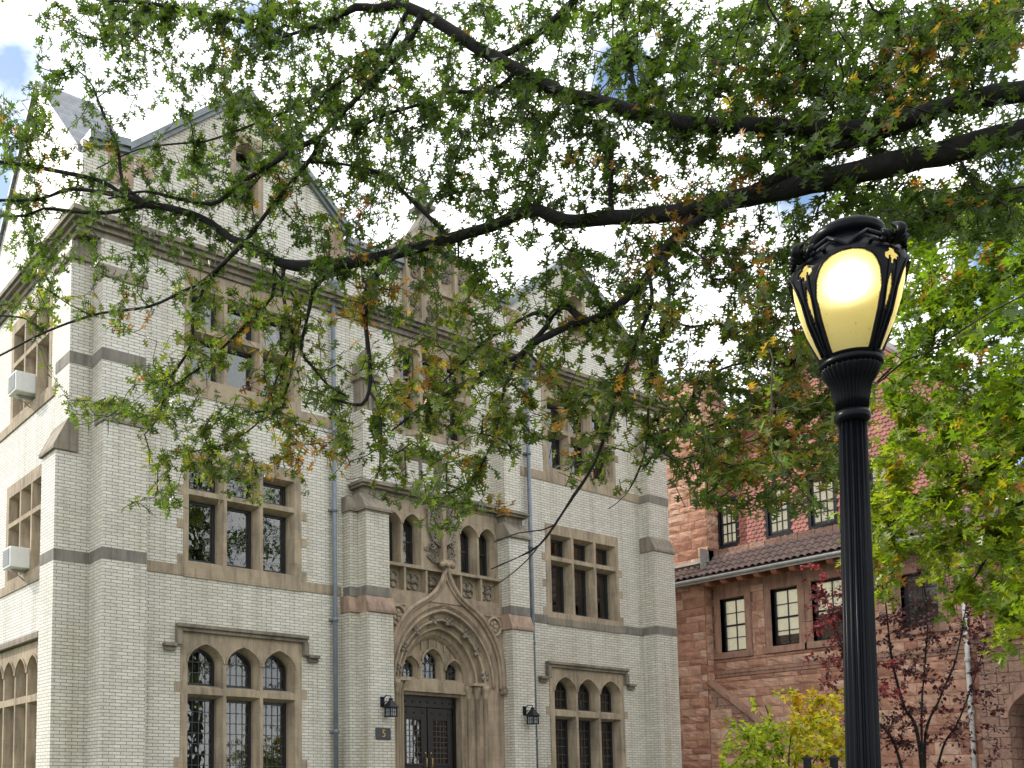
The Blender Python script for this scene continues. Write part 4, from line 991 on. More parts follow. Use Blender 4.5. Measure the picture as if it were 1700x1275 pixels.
# ------------------------------------------------------------------ street lamp
LD = 4.4
pl_ = at(1418,1275,LD); base = Vector((pl_.x,pl_.y,0))
def proj(p):
    v = p-_O; k = v.dot(_F); return (PPX+FPX*v.dot(_R)/k, PPY-FPX*v.dot(_U)/k, k)
lean = 0.0
for it in range(60):
    hp_ = base+Vector((_R.x*lean,_R.y*lean,1))*3.8; lean += (1409-proj(hp_)[0])*0.0002
axis = Vector((_R.x*lean,_R.y*lean,1)).normalized()
def hz(y):
    lo,hi = 0.0,6.0
    for it in range(40):
        m_=(lo+hi)/2
        if proj(base+axis*m_)[1] > y: lo=m_
        else: hi=m_
    return lo
lamp = thing('street_lamp', 'tall black fluted street lamp with lit acorn globe', 'street lamp', base)
lamp.rotation_mode='QUATERNION'; lamp.rotation_quaternion = Vector((0,0,1)).rotation_difference(axis)
def lbuild(mb, name, mt, parent=lamp, **k):
    o = mb.build(name, mt, None, uv=False, **k); o.parent = parent; return o
z_ = hz; Z = {y: hz(y) for y in (1275,690,683,676,592,586,560,520,480,450,430,418,412,402,395,385,375,366,360)}
def hq(y,f=.75,r=.2): return hz(y+(1316-y)*r/4.5*f)
b = MB(); b.lathe([(.20,0),(.20,.12),(.17,.16),(.16,.5),(.13,.58),(.115,.72),(.085,.78),(.075,.82)],0,0,32); lbuild(b,'lamp_foot',M['black'])
b = MB(); b.lathe([(.070,.82),(.067,Z[1275]),(.056,Z[690]-.03)],0,0,128,flute=16,fdepth=.011); lbuild(b,'pole',M['black'])
b = MB(); b.lathe([(.058,Z[690]-.035),(.072,Z[690]-.02),(.072,Z[690]),(.064,Z[683])],0,0,40); lbuild(b,'neck_ring',M['black'])
Z[592]=hq(592,.9,.13); Z[586]=hq(586,.9,.13); Z[395]=hq(395,.8,.12); Z[385]=hq(385,.8,.12); Z[375]=hq(375,.8,.12); Z[366]=hq(366,.8,.12); Z[360]=hq(360,.8,.12)
b = MB(); b.lathe([(.064,Z[683]),(.070,Z[683]+.05),(.082,Z[683]+.12),(.096,Z[592]-.06),(.118,Z[592]-.015),(.120,Z[592])],0,0,192,flute=32,fdepth=.007); lbuild(b,'neck',M['black'])
b = MB(); b.lathe([(.114,Z[592]-.001),(.126,Z[592]+.002),(.129,Z[586]-.004),(.126,Z[586]+.006),(.119,Z[586]+.022)],0,0,48); lbuild(b,'collar',M['black'])
ytab=[586,560,520,480,450,430,418,412,402,395,388]; rtab=[.123,.152,.192,.220,.236,.241,.236,.228,.205,.170,.125]; ztab=[hq(y,.75,r_) for y,r_ in zip(ytab,rtab)]
rz = lambda z: float(np.interp(z, ztab, rtab))
htab_y=[586,560,520,480,455,440,430,423,418.5]; htab=[33,34.5,34.5,35,31.5,27,22,15,4]; hzt=[hq(y,.85) for y in htab_y]
hw_ = lambda z: float(np.interp(z, hzt, htab)) if z <= hzt[-1] else -1
a_cam = math.atan2(-base.y,-base.x)
zc = hq(438); zd0,zd1 = hq(530),hq(460)
nth,nz_ = 480,170
zs = np.linspace(ztab[0],ztab[-1],nz_+1)
V_=[]; 
for z in zs:
    r_=rz(z)
    for k in range(nth):
        a=a_cam+2*math.pi*k/nth; V_.append((r_*math.cos(a),r_*math.sin(a),z))
F_=[]
for i in range(nz_):
    z=(zs[i]+zs[i+1])/2; r_=rz(z); hwz=hw_(z)
    for k in range(nth):
        deg=(k+.5)*360/nth; ph=((deg+45)%90)-45
        if abs(ph) < hwz and z > ztab[0]+.012: continue
        pr=((deg)%90)-45; u=math.radians(pr)*r_; dz=z-zc
        if (abs(u)-.023)**2+dz**2 < .0185**2 or u*u+(dz-.024)**2 < .0185**2 or (abs(u)<.008 and -.036<dz<.01): continue
        if zd0 < z < zd1:
            t=(z-zd0)/(zd1-zd0)
            if abs(u) < .0135*math.sin(math.pi*t**1.4): continue
        k2=(k+1)%nth; F_.append((i*nth+k,i*nth+k2,(i+1)*nth+k2,(i+1)*nth+k))
b = MB(); b.add(V_,F_,0,True); cage=lbuild(b,'lamp_cage',M['black'],fixn=False)
sd=cage.modifiers.new('thick','SOLIDIFY'); sd.thickness=.010; sd.offset=-1
rim=MB()
for q in range(4):
    for s_ in (-1,1):
        P=[]
        for z in np.linspace(ztab[0]+.012,hzt[-1],30):
            a=a_cam+math.radians(90*q+s_*hw_(z)); r_=rz(z)+.002; P.append((r_*math.cos(a),r_*math.sin(a),z))
        rim.tube(P,.0055,6)
        P2=[]
        for z in np.linspace(hq(575),hq(440),24):
            a=a_cam+math.radians(90*q+45+s_*min(5,1.5+(z-hq(575))*14)); r_=rz(z)+.002; P2.append((r_*math.cos(a),r_*math.sin(a),z))
        rim.tube(P2,.004,6)
lbuild(rim,'panel_rim',M['black'])
cr=MB()
for (z0,amp,r0,rad) in ((hq(402),.036,.220,.010),):
    P=[]
    for k in range(193):
        a=2*math.pi*k/192; cph=1-2*abs(((8*a/math.pi)%2)-1); zz=z0+amp*cph; r_=r0-.03*max(0,cph); P.append((r_*math.cos(a+a_cam),r_*math.sin(a+a_cam),zz))
    cr.tube(P,rad,7,caps=False)
for q in range(8):
    a=a_cam+math.radians(45*q+22.5); big = 1.0 if True else .6
    for t,rr,zz,sz in ((0,.236,hq(414),.011),):
        cr.ball((rr*math.cos(a),rr*math.sin(a),zz),sz,8,5)
for q in range(4):
    a=a_cam+math.radians(90*q+45)
    P=[]
    for t in np.linspace(0,1,9):
        r_=.240+.045*math.sin(t*math.pi)**1.5; zz=hq(421)+(hq(386)-hq(421))*t; P.append((r_*math.cos(a),r_*math.sin(a),zz))
    cr.tube(P,[.010,.014,.018,.021,.022,.020,.016,.012,.007],8)
    for s_ in (-1,1):
        aa=a+s_*.13; cr.ball((.255*math.cos(aa),.255*math.sin(aa),hq(408)),.022,8,5); cr.ball((.25*math.cos(aa+s_*.09),.25*math.sin(aa+s_*.09),hq(416)),.014,8,5); cr.tube([(.24*math.cos(a+s_*.05),.24*math.sin(a+s_*.05),hq(418)),(.258*math.cos(a+s_*.16),.258*math.sin(a+s_*.16),hq(414)),(.265*math.cos(a+s_*.22),.265*math.sin(a+s_*.22),hq(408)),(.25*math.cos(a+s_*.24),.25*math.sin(a+s_*.24),hq(400))],[.008,.013,.014,.006],6)
lbuild(cr,'crest',M['black'])
b=MB(); b.lathe([(.12,Z[395]-.04),(.132,Z[395]),(.138,Z[385]),(.148,Z[385]+.002),(.150,Z[375]+.006),(.144,Z[375]+.022),(.11,Z[366]+.02),(.03,Z[360]+.02)],0,0,48); lbuild(b,'lamp_cap',M['black'])
# frosted globe and the bulb in it
def globe_mat():
    m = bpy.data.materials.new('frosted_globe'); m.use_nodes=True; t=m.node_tree; t.nodes.clear(); lk=t.links.new
    o=nd(t,'ShaderNodeOutputMaterial'); tlc=nd(t,'ShaderNodeBsdfTranslucent'); df=nd(t,'ShaderNodeBsdfPrincipled',Roughness=0.35); tp_=nd(t,'ShaderNodeBsdfRefraction',Roughness=0.75,IOR=1.4)
    co=nd(t,'ShaderNodeTexCoord'); n=nd(t,'ShaderNodeTexNoise',Scale=60.0,Detail=4.0); lk(co.outputs['Object'],n.inputs['Vector'])
    sp=nd(t,'ShaderNodeSeparateXYZ'); lk(co.outputs['Object'],sp.inputs[0])
    mr=nd(t,'ShaderNodeMapRange'); mr.inputs['From Min'].default_value=hq(545); mr.inputs['From Max'].default_value=hq(585); lk(sp.outputs['Z'],mr.inputs['Value'])
    sm_=nd(t,'ShaderNodeMath',operation='MULTIPLY_ADD'); lk(mr.outputs[0],sm_.inputs[0]); sm_.inputs[1].default_value=-.12; sm_.inputs[2].default_value=0.36
    r=nd(t,'ShaderNodeMapRange'); lk(n.outputs['Fac'],r.inputs['Value']); r.inputs['From Min'].default_value=.26; r.inputs['From Max'].default_value=.36
    c=mixc(t,r.outputs[0],(.28,.24,.10),(.90,.80,.38)); lk(c,tlc.inputs['Color']); df.inputs['Base Color'].default_value=(.50,.46,.26,1)
    m1=nd(t,'ShaderNodeMixShader'); m1.inputs[0].default_value=.3; lk(tlc.outputs[0],m1.inputs[1]); lk(df.outputs[0],m1.inputs[2])
    m2=nd(t,'ShaderNodeMixShader'); m2.inputs[0].default_value=.35; lk(m1.outputs[0],m2.inputs[1]); lk(tp_.outputs[0],m2.inputs[2]); lk(m2.outputs[0],o.inputs[0]); return m
b=MB(); gz=np.linspace(ztab[0]+.004,hq(402),28)
b.lathe([(rz(z)-.020,z) for z in gz],0,0,64,cap=False); lbuild(b,'globe',globe_mat(),fixn=False)
em=bpy.data.materials.new('bulb'); em.use_nodes=True; t=em.node_tree; t.nodes.clear(); oo=nd(t,'ShaderNodeOutputMaterial'); ee=nd(t,'ShaderNodeEmission',Strength=10.0); ee.inputs['Color'].default_value=(1,.84,.40,1); t.links.new(ee.outputs[0],oo.inputs[0])
b=MB(); b.ball((0,0,hq(460,.3)),.056,20,12,sc3=(1,1,1.3)); lbuild(b,'bulb',em)
# ------------------------------------------------------------------ foliage
def leaf_shape(kind):
    """half outline (x along the midrib 0..1, y half width); mirrored into two faces that share the midrib"""
    if kind == 'oak': h = [(0,.012),(.16,.02),(.20,.30),(.31,.10),(.42,.075),(.46,.46),(.60,.27),(.60,.10),(.72,.09),(.80,.30),(.86,.13),(1,0)]
    elif kind == 'ovate': h = [(0,.01),(.12,.02),(.3,.26),(.55,.27),(.8,.14),(1,0)]
    else: h = [(0,.012),(.14,.03),(.18,.34),(.34,.14),(.5,.38),(.62,.14),(1,0)]
    return np.array(h)
def make_leaves(name, pos, dirs, ups, size, tint, kind, mat, parent, fold=0.22, curl=0.25):
    h = leaf_shape(kind); n = len(pos); k = len(h)
    # vertices: upper half k, lower half k-2 (shared base & tip)
    xs = np.concatenate([h[:,0], h[1:-1,0]]); ys = np.concatenate([h[:,1], -h[1:-1,1]]); ys[0]=0
    nv = len(xs)
    d = dirs/np.linalg.norm(dirs,axis=1,keepdims=True); s_ = np.cross(d, ups); s_ /= np.maximum(np.linalg.norm(s_,axis=1,keepdims=True),1e-6); u = np.cross(s_, d)
    cu = (curl*(0.4+1.2*rng.random(n)))[:,None]; fo = (fold*(0.3+1.4*rng.random(n)))[:,None]
    zz = -cu*xs[None,:]**2*0.6 + fo*np.abs(ys)[None,:]
    wdt = (0.85+0.35*rng.random(n))[:,None]
    V_ = pos[:,None,:] + size[:,None,None]*(xs[None,:,None]*d[:,None,:] + (ys[None,:]*wdt)[:,:,None]*s_[:,None,:] + zz[:,:,None]*u[:,None,:])
    V_ = V_.reshape(-1,3)
    fa = list(range(k)); fb = [0]+list(range(k, k+k-2))+[k-1]; fb = fb[::-1]
    base = (np.arange(n)*nv)[:,None]
    loops = np.concatenate([base+np.array(fa)[None,:], base+np.array(fb)[None,:]],axis=1).reshape(-1)
    me = bpy.data.meshes.new(name); me.vertices.add(len(V_)); me.vertices.foreach_set('co', V_.astype(np.float32).ravel())
    me.loops.add(len(loops)); me.loops.foreach_set('vertex_index', loops.astype(np.int32))
    np_ = 2*n; lt = np.full(np_, k, np.int32); ls = np.arange(np_, dtype=np.int32)*k
    me.polygons.add(np_); me.polygons.foreach_set('loop_start', ls); me.polygons.foreach_set('loop_total', lt)
    me.update(calc_edges=True); me.validate()
    a = me.attributes.new('tint','FLOAT','FACE'); a.data.foreach_set('value', np.repeat(tint,2).astype(np.float32))
    me.materials.append(mat)
    off = world_loc(parent); me.transform(Matrix.Translation(-off))
    o = bpy.data.objects.new(name, me); COL.objects.link(o); o.parent = parent
    return o

BARKTEX = bpy.data.textures.new('bark_ridges','CLOUDS'); BARKTEX.noise_scale = 0.07; BARKTEX.noise_depth = 3
class Skeleton:
    """branch graph: every node has a parent; thickness follows from what it carries, limbs have their own"""
    def __init__(s): s.p=[]; s.par=[]; s.fix=[]; s.grow=[]
    def limb(s, P, R, parent=-1, grow=True):
        """smooth limb through P (Vectors) with radii R"""
        pts=[];rad=[]
        for i in range(len(P)-1):
            p0,p1,p2,p3=[P[max(0,min(len(P)-1,k))] for k in (i-1,i,i+1,i+2)]
            L_=(p2-p1).length; m=max(2,int(L_/0.09))
            for j in range(m):
                t=j/m; pts.append(0.5*((2*p1)+(p2-p0)*t+(2*p0-5*p1+4*p2-p3)*t*t+(3*p1-p0-3*p2+p3)*t**3)); rad.append(R[i]+(R[i+1]-R[i])*t)
        pts.append(P[-1]); rad.append(R[-1]); prev=parent; ids=[]
        for q,r_ in zip(pts,rad):
            s.p.append(Vector(q)); s.par.append(prev); s.fix.append(r_); s.grow.append(grow); prev=len(s.p)-1; ids.append(prev)
        return ids
    def nearest(s, q):
        A=np.array([tuple(v) for v in s.p]); return int(np.argmin(((A-np.array(tuple(q)))**2).sum(1)))
    def attach(s, targets, step=0.11, sag=0.10, jit=0.018, seed=3, pathw=0.12):
        rr=random.Random(seed); cap=len(s.p)+len(targets)*40
        A=np.full((cap,3),1e6); n=len(s.p); A[:n]=np.array([tuple(v) for v in s.p]); D=np.zeros(cap); G=np.ones(cap)*0; G[:n]=[0 if g else 3.0 for g in s.grow]
        T_=np.array([tuple(t) for t in targets]); 
        d0=np.array([np.sqrt(((A[:n]-t)**2).sum(1)).min() for t in T_]); order=np.argsort(d0); ends=[-1]*len(targets)
        for oi in order:
            t=T_[oi]; dist=np.sqrt(((A[:n]-t)**2).sum(1)); cost=dist+pathw*D[:n]+G[:n]; j=int(np.argmin(cost)); L_=dist[j]
            m=max(1,int(L_/step)); a=A[j].copy(); prev=j; dirv=None
            gp=s.par[j]
            tang=(A[j]-A[gp]) if gp>=0 else (t-a); tn=np.linalg.norm(tang); tang=tang/tn if tn>1e-6 else (t-a)/max(L_,1e-6)
            c1=a+tang*L_*0.30+np.array([0,0,0.08*L_]); 
            for k in range(1,m+1):
                u=k/m; q=(1-u)**2*a+2*u*(1-u)*(c1*0.6+(a+t)/2*0.4)+u*u*t
                if k<m: q=q+np.array([rr.gauss(0,jit),rr.gauss(0,jit),rr.gauss(0,jit)-sag*L_*u*(1-u)*0.5])
                s.p.append(Vector(q)); s.par.append(prev); s.fix.append(0.0); s.grow.append(True)
                A[n]=q; D[n]=D[prev]+L_/m; prev=n; n+=1
                if n>=cap: break
            ends[oi]=prev
        return ends
    def radii(s, tip=0.0022, pw=2.25, cap=0.03):
        n=len(s.p); acc=[0.0]*n; rad=[0.0]*n
        for i in range(n-1,-1,-1):
            r_=max(acc[i]**(1/pw) if acc[i] else tip, tip)
            if not s.fix[i]: r_=min(r_,cap)
            else: r_=s.fix[i]
            rad[i]=r_
            if s.par[i]>=0 and not s.fix[i]: acc[s.par[i]]+=r_**pw
        return rad
    def mesh(s, limb_name, twig_name, limb_mat, twig_mat, parent, rad, rough=0.0):
        n=len(s.p); ch=[[] for _ in range(n)]
        for i,p in enumerate(s.par):
            if p>=0: ch[p].append(i)
        rr=random.Random(9); Lm,Tw=MB(),MB()
        starts=[i for i in range(n) if s.par[i]<0]; stack=list(starts); 
        for i in range(n):
            if s.par[i]>=0:
                p=s.par[i]; best=max(ch[p],key=lambda c:(s.fix[c]>0,rad[c]))
                if i!=best: stack.append(i)
        for st in stack:
            chain=[st] if s.par[st]<0 else [s.par[st],st]; c=st
            while ch[c]:
                c=max(ch[c],key=lambda q:(s.fix[q]>0,rad[q])); chain.append(c)
            pts=[s.p[i] for i in chain]; r_=[rad[i] for i in chain]
            if len(chain)>1 and s.par[st]>=0: r_[0]=min(r_[0],r_[1]*1.15)
            big=max(r_)>0.02
            if big and rough: r_=[q*(1+rr.uniform(-rough,rough)) for q in r_]
            (Lm if big else Tw).tube(pts,r_,20 if max(r_)>.05 else (7 if big else 4),smooth=True)
        lo_=Lm.build(limb_name,limb_mat,parent,uv=False,fixn=False); dm=lo_.modifiers.new('bark','DISPLACE'); dm.texture=BARKTEX; dm.strength=0.016; dm.mid_level=0.5; dm.texture_coords='LOCAL'; Tw.build(twig_name,twig_mat,parent,uv=False,fixn=False)

def rosette(ends, sk, n_leaf, size, spread, tintf, droop=0.25, back=0.22, nback=4.0):
    """leaves around every twig end; returns arrays"""
    P,Dv,U,S,T_=[],[],[],[],[]
    for e,nl in zip(ends,n_leaf):
        if e<0: continue
        q=np.array(sk.p[e]); par=sk.par[e]; tg=q-np.array(sk.p[par]) if par>=0 else np.array([0,0,-1.]); L_=np.linalg.norm(tg); tg=tg/L_ if L_>1e-6 else np.array([0,0,-1.])
        t0=tintf(q)
        for k in range(nl):
            i_=e if True else 0
            for _ in range(int(rng.random()**1.4*nback)):
                if sk.par[i_]>=0 and not sk.fix[i_]: i_=sk.par[i_]
            p1=np.array(sk.p[i_]); p0=np.array(sk.p[sk.par[i_]]) if sk.par[i_]>=0 else p1
            pos=p1+(p0-p1)*rng.random()+rng.normal(0,spread*.35,3)
            dv=tg*0.45+rng.normal(0,0.62,3); dv[2]-=droop
            up=np.array([0,0,1.])+rng.normal(0,0.45,3)
            P.append(pos);Dv.append(dv);U.append(up);S.append(size*(0.65+0.6*rng.random()));T_.append(t0+rng.normal(0,.07))
    return np.array(P),np.array(Dv),np.array(U),np.array(S),np.clip(np.array(T_),0,1)

# ---- how thick the foliage hangs, read from the photograph in 50-pixel squares (rows from the top)
DENS = [
"0457876678 653324655445555 5577677764566".replace(' ',''),
"0146663556 635454444553 67776677746633".replace(' ',''),
"1410455655 465465555 4565 777776676523".replace(' ',''),
"6611133755 666566576 6477 676777665453".replace(' ',''),
"5633012456 566654576 6546 646777565332".replace(' ',''),
"4323256546 456552476 6455 566653322333".replace(' ',''),
"4333444545 355456564 3454 443345666666".replace(' ',''),
"3432554343 544224331 0234 432345667666".replace(' ',''),
"3542433453 544442014 5454 555300000000".replace(' ',''),
"1522313433 445453015 6544 345400000000".replace(' ',''),
"3413215555 344131224 3644 125400000000".replace(' ',''),
"0000035435 322145524 4654 234500000000".replace(' ',''),
"0000453244 332445544 3654 425650000000".replace(' ',''),
"0045564544 434554454 5644 335560000000".replace(' ',''),
"0011124535 544554543 4235 555660000000".replace(' ',''),
"0000135555 323345212 2303 545540000000".replace(' ',''),
"0000251221 001354211 0001 411000000000".replace(' ',''),
"0000020000 000120000 0000 000000000000".replace(' ',''),
]
def depth_of(x,y): return 9.9-1.75*min(max(x,-300),2300)/1000.0
ORANGE = [(575,345,26),(600,530,38),(660,490,34),(570,540,34),(480,765,46),(510,745,30),(440,800,34),(205,530,24),(160,530,18),(110,278,28),(385,650,30),(415,555,24),(700,600,28),(690,660,28),(845,840,38),(850,795,24),(1085,345,50),(1140,330,34),(1255,185,30),(1290,150,20),(1515,95,55),(1500,160,24),(1320,10,26),(1275,545,48),(1300,760,70),(1340,650,34),(770,750,24),(480,340,30),(1060,455,24),(880,610,24),(930,690,24),(1250,430,34),(1040,640,24),(590,395,22),(1700,90,30),(1230,310,30),(520,790,24)]
def tint_oak(q):
    x,y,k=proj(Vector(q))
    for ox,oy,r_ in ORANGE:
        if (x-ox)**2+(y-oy)**2 < (r_*1.05)**2 and rng.random()<0.5: return 0.76+0.2*rng.random()
    t=0.12+0.36*rng.random()
    if y>480: t+=0.22
    if rng.random()<0.02: t=0.8
    return t
def px_limb(sk, pts, parent=-1, dd=0.0, fork=None, grow=True):
    P=[];R=[]
    for q in pts:
        x,y,wd=q[:3]; d=(q[3] if len(q)>3 else depth_of(x,y))+dd; P.append(at(x,y,d)); R.append(wd*d/FPX/2/(1.42 if wd>20 else 1.22))
    if fork is not None:
        j=sk.nearest(P[0]) if fork is True else fork; P[0]=sk.p[j].copy(); parent=j
    return sk.limb(P,R,parent,grow)

oak_base = Vector((10.9,1.9,0))
oak = thing('oak_tree', 'large oak with dark limbs and lobed green and orange leaves overhanging the lamp', 'tree', oak_base)
sk = Skeleton()
trunk = sk.limb([oak_base+Vector((0,0,-.1)),oak_base+Vector((0,0,1.2)),oak_base+Vector((-.05,.02,3.6)),oak_base+Vector((-.15,.05,6.0)),oak_base+Vector((-.3,.1,8.6)),oak_base+Vector((-.4,0.2,11.5))],[.52,.40,.36,.32,.24,.10],grow=False)
j1 = sk.nearest(oak_base+Vector((-.1,.05,5.0))); j2 = sk.nearest(oak_base+Vector((-.15,.05,6.0)))
# the low limb that crosses the whole picture, and what forks off it
px_limb(sk,[(2150,170,84,7.6),(1950,182,72),(1700,217,58),(1600,246,56),(1500,268,54),(1400,291,51),(1300,315,47),(1220,331,42),(1160,346,40),(1080,358,36),(1000,362,33),(955,368,31),(925,363,29),(897,350,28),(868,352,27),(820,374,27),(740,398,27),(660,420,26),(600,433,26),(540,439,25),(490,441,22),(455,432,18),(420,410,16),(385,397,15),(350,370,14),(300,350,13),(240,336,11),(190,323,9),(118,314,7),(63,331,6),(-20,332,5)],parent=j1)
px_limb(sk,[(240,336,9),(205,306,7),(198,262,6.5),(190,230,6),(170,185,5),(155,145,3.5)],fork=True)
px_limb(sk,[(300,350,10),(238,343,8.5),(176,353,7.5),(120,351,7),(73,346,6),(43,358,5),(-10,358,4)],fork=True,dd=.05)
px_limb(sk,[(330,360,12),(226,336,8),(173,303,9),(113,288,8.5),(63,278,7),(-15,266,6)],fork=True,dd=.3)
# upper limb
px_limb(sk,[(2200,60,70,7.4),(1950,112,58),(1700,152,46),(1640,160,45),(1560,180,41),(1480,203,38),(1400,214,36),(1330,212,34),(1250,208,34),(1160,207,33),(1080,193,31),(1000,170,30),(940,156,28),(880,128,27),(840,105,25),(790,78,25),(745,48,24),(700,22,22),(660,8,19),(625,14,16),(590,12,14),(545,35,10),(500,52,7),(440,70,4)],parent=j2,dd=-.1)
px_limb(sk,[(1560,180,34),(1450,226,34),(1385,245,31),(1330,272,29),(1280,300,27),(1225,330,24)],fork=True,dd=-.05)
# sub-limb sweeping down to the left from the upper limb
E1 = px_limb(sk,[(700,22,18),(690,48,15),(650,100,14),(616,135,13.5),(584,173,12.5),(551,203,12),(531,228,11.5),(488,248,11),(451,273,10),(408,298,9.5),(375,326,9),(350,338,8),(300,331,6.5),(240,318,5),(180,330,3.5)],fork=True,dd=-.1)
px_limb(sk,[(531,228,10),(521,256,9.5),(501,281,9),(471,318,9),(441,356,9),(420,384,9),(400,409,8.5),(365,441,8),(335,468,7.5),(300,485,7),(247,509,6.5),(159,522,6),(74,552,5.5),(0,590,5),(-40,605,4)],fork=True,dd=-.05)
px_limb(sk,[(74,552,5),(40,528,4.5),(0,524,4),(-40,515,3)],fork=True)
px_limb(sk,[(690,48,11),(640,82,9),(590,120,8),(545,150,7),(500,175,6.5),(450,195,6),(380,222,6),(340,235,5.5),(300,238,5),(230,248,4),(160,280,3)],fork=True,dd=.25)
px_limb(sk,[(825,96,15),(874,71,14),(916,35,14),(952,0,14),(990,-60,12),(1010,-140,8)],fork=True,dd=-.05)
px_limb(sk,[(640,40,9),(590,95,7),(540,165,6),(470,250,5),(400,330,4)],fork=True,dd=.35)
px_limb(sk,[(880,140,10),(815,152,9),(740,152,8),(700,172,7),(640,190,6),(590,215,5)],fork=True,dd=.2)
px_limb(sk,[(735,398,11),(733,380,9.5),(708,356,8.5),(676,325,8),(652,300,7.5),(616,282,6.5),(563,272,5.5),(500,268,4)],fork=True)
px_limb(sk,[(705,360,7),(720,330,6),(745,300,5.5),(760,255,5),(768,225,4.5)],fork=True)
# hanging twigs under the low limb
px_limb(sk,[(655,424,15),(640,440,14),(622,460,12.5),(609,480,11.5),(606,523,10.5),(611,575,9.5),(615,612,9),(613,650,8.5),(600,672,7.5),(570,668,6),(535,655,4.5),(500,645,3)],fork=True,dd=-.1)
px_limb(sk,[(613,650,7.5),(625,668,7),(632,700,6),(632,740,5),(630,780,3.5)],fork=True,dd=-.1)
px_limb(sk,[(560,438,11),(553,448,10),(535,465,9.5),(521,478,9),(514,510,8.5),(507,541,8),(500,583,7),(520,610,6),(545,640,5),(580,660,4)],fork=True,dd=.1)
px_limb(sk,[(470,440,9),(469,470,8),(472,500,8),(487,560,7.5),(486,600,7),(478,640,6),(459,675,5),(423,685,3.5)],fork=True)
px_limb(sk,[(374,420,8),(345,470,7.5),(321,516,7),(318,569,6),(295,610,5.5),(275,640,5),(265,690,4),(240,721,3)],fork=True)
px_limb(sk,[(470,440,8),(452,492,7),(420,528,6.5),(388,559,6),(345,600,5),(300,633,4.5),(275,647,3.5)],fork=True,dd=.15)
px_limb(sk,[(480,445,6),(500,520,5),(470,600,5),(440,680,5),(425,705,4),(380,735,3.5),(330,748,3),(280,752,2)],fork=True,dd=.2)
# right-hand hanging branches
px_limb(sk,[(1200,338,24),(1172,358,22),(1140,380,20),(1110,405,19),(1088,440,18),(1065,470,17),(1035,500,16),(1000,524,16),(976,533,15.5),(951,538,15),(913,556,14),(883,571,13.5),(863,591,12.5),(835,601,11.5),(800,621,10),(763,641,8.5),(725,661,7),(690,684,5.5),(650,715,4)],fork=True,dd=-.15)
px_limb(sk,[(976,533,15),(961,527,14.5),(948,513,14),(936,509,13.5),(918,520,13),(908,540,12),(895,556,10),(883,566,8)],fork=True,dd=-.15,)
px_limb(sk,[(915,522,9),(895,518,8.5),(870,528,8),(840,545,7),(800,570,6),(760,610,5),(720,650,4)],fork=True,dd=-.25)
px_limb(sk,[(863,591,9),(845,625,8),(833,660,7),(826,700,6),(815,740,5),(790,790,4)],fork=True,dd=-.2)
px_limb(sk,[(880,585,6),(900,610,5.5),(930,645,4.5),(960,690,3.5)],fork=True,dd=-.2)
px_limb(sk,[(1088,440,11),(1082,500,9),(1060,560,8),(1030,640,7),(1005,720,6.5),(983,777,6.5),(952,823,6),(922,870,5.5),(895,905,5),(860,925,3.5),(815,945,2.5)],fork=True,dd=-.3)
px_limb(sk,[(925,868,4),(900,880,3),(860,885,2.5),(820,900,2)],fork=True,dd=-.3)
px_limb(sk,[(900,900,4),(875,930,3),(840,960,2.5),(800,985,2)],fork=True,dd=-.3)
px_limb(sk,[(1110,405,10),(1112,480,8),(1098,560,6.5),(1082,630,5.5),(1076,670,5),(1075,722,4.5),(1065,770,4),(1040,820,3.5),(1010,845,2.5)],fork=True,dd=-.35)
px_limb(sk,[(1700,320,26,7.2),(1620,335,22),(1560,345,19),(1490,398,17),(1430,470,14),(1380,545,11),(1343,583,10),(1305,608,9),(1269,643,8),(1230,675,7),(1192,702,6),(1150,715,5),(1100,727,3.5)],parent=sk.nearest(at(2100,190,7.5)),dd=.6)
px_limb(sk,[(1305,608,7),(1290,640,6),(1286,690,5.5),(1262,760,5),(1230,800,4),(1190,830,3)],fork=True,dd=.6)
px_limb(sk,[(1700,1,20,7.6),(1640,20,17),(1560,60,13),(1480,110,10),(1400,150,8)],parent=sk.nearest(at(2150,70,7.4)),dd=.2)
px_limb(sk,[(1360,210,14),(1345,150,11),(1330,90,9),(1310,30,8),(1290,-40,6)],fork=True,dd=.2)
px_limb(sk,[(1080,193,12),(1050,130,9),(1040,60,8),(1030,-30,6)],fork=True,dd=.3)
px_limb(sk,[(1015,362,10),(1013,330,9),(1015,285,8),(1008,240,7),(985,200,6)],fork=True)
px_limb(sk,[(500,52,9),(420,40,8),(330,20,7),(240,5,6),(160,0,4)],fork=True,dd=.2)

targets=[];nlv=[]
for r_,row in enumerate(DENS):
    row=row[:34].ljust(34,'0')
    for c_,ch_ in enumerate(row):
        d=int(ch_)
        if 24<=c_<=28 and 8<=r_<=16: d=max(d,6 if r_<16 else 4)
        if 13<=c_<=16 and 8<=r_<=10: d=max(d,4)
        if d==0: continue
        n=[0,1.3,3.2,5.8,9,13,17.5,22,28][d]
        n=int(n)+(1 if rng.random()<n-int(n) else 0)
        for k in range(n):
            x=50*c_+50*rng.random(); y=50*r_+50*rng.random(); dd=depth_of(x,y)+rng.normal(0,.65)+(.35 if y<430 else .1)
            targets.append(at(x,y,dd)); nlv.append(int(rng.integers(6,10)))
n_vis=len(targets)
# the crown goes on above and to the right of the picture
for k in range(900):
    x=rng.uniform(-150,2700); y=rng.uniform(-900,0) if x<1750 else rng.uniform(-900,500)
    targets.append(at(x,y,depth_of(x,y)+rng.normal(0,1.2))); nlv.append(8)
ends=sk.attach(targets,seed=4)
rad=sk.radii(tip=.0027)
sk.mesh('limb','twig',M['bark'],M['twig'],oak,rad,rough=.08)
LP=rosette(ends,sk,nlv,0.084,0.05,tint_oak)
make_leaves('foliage',*LP,'oak',M['oak_leaf'],oak)

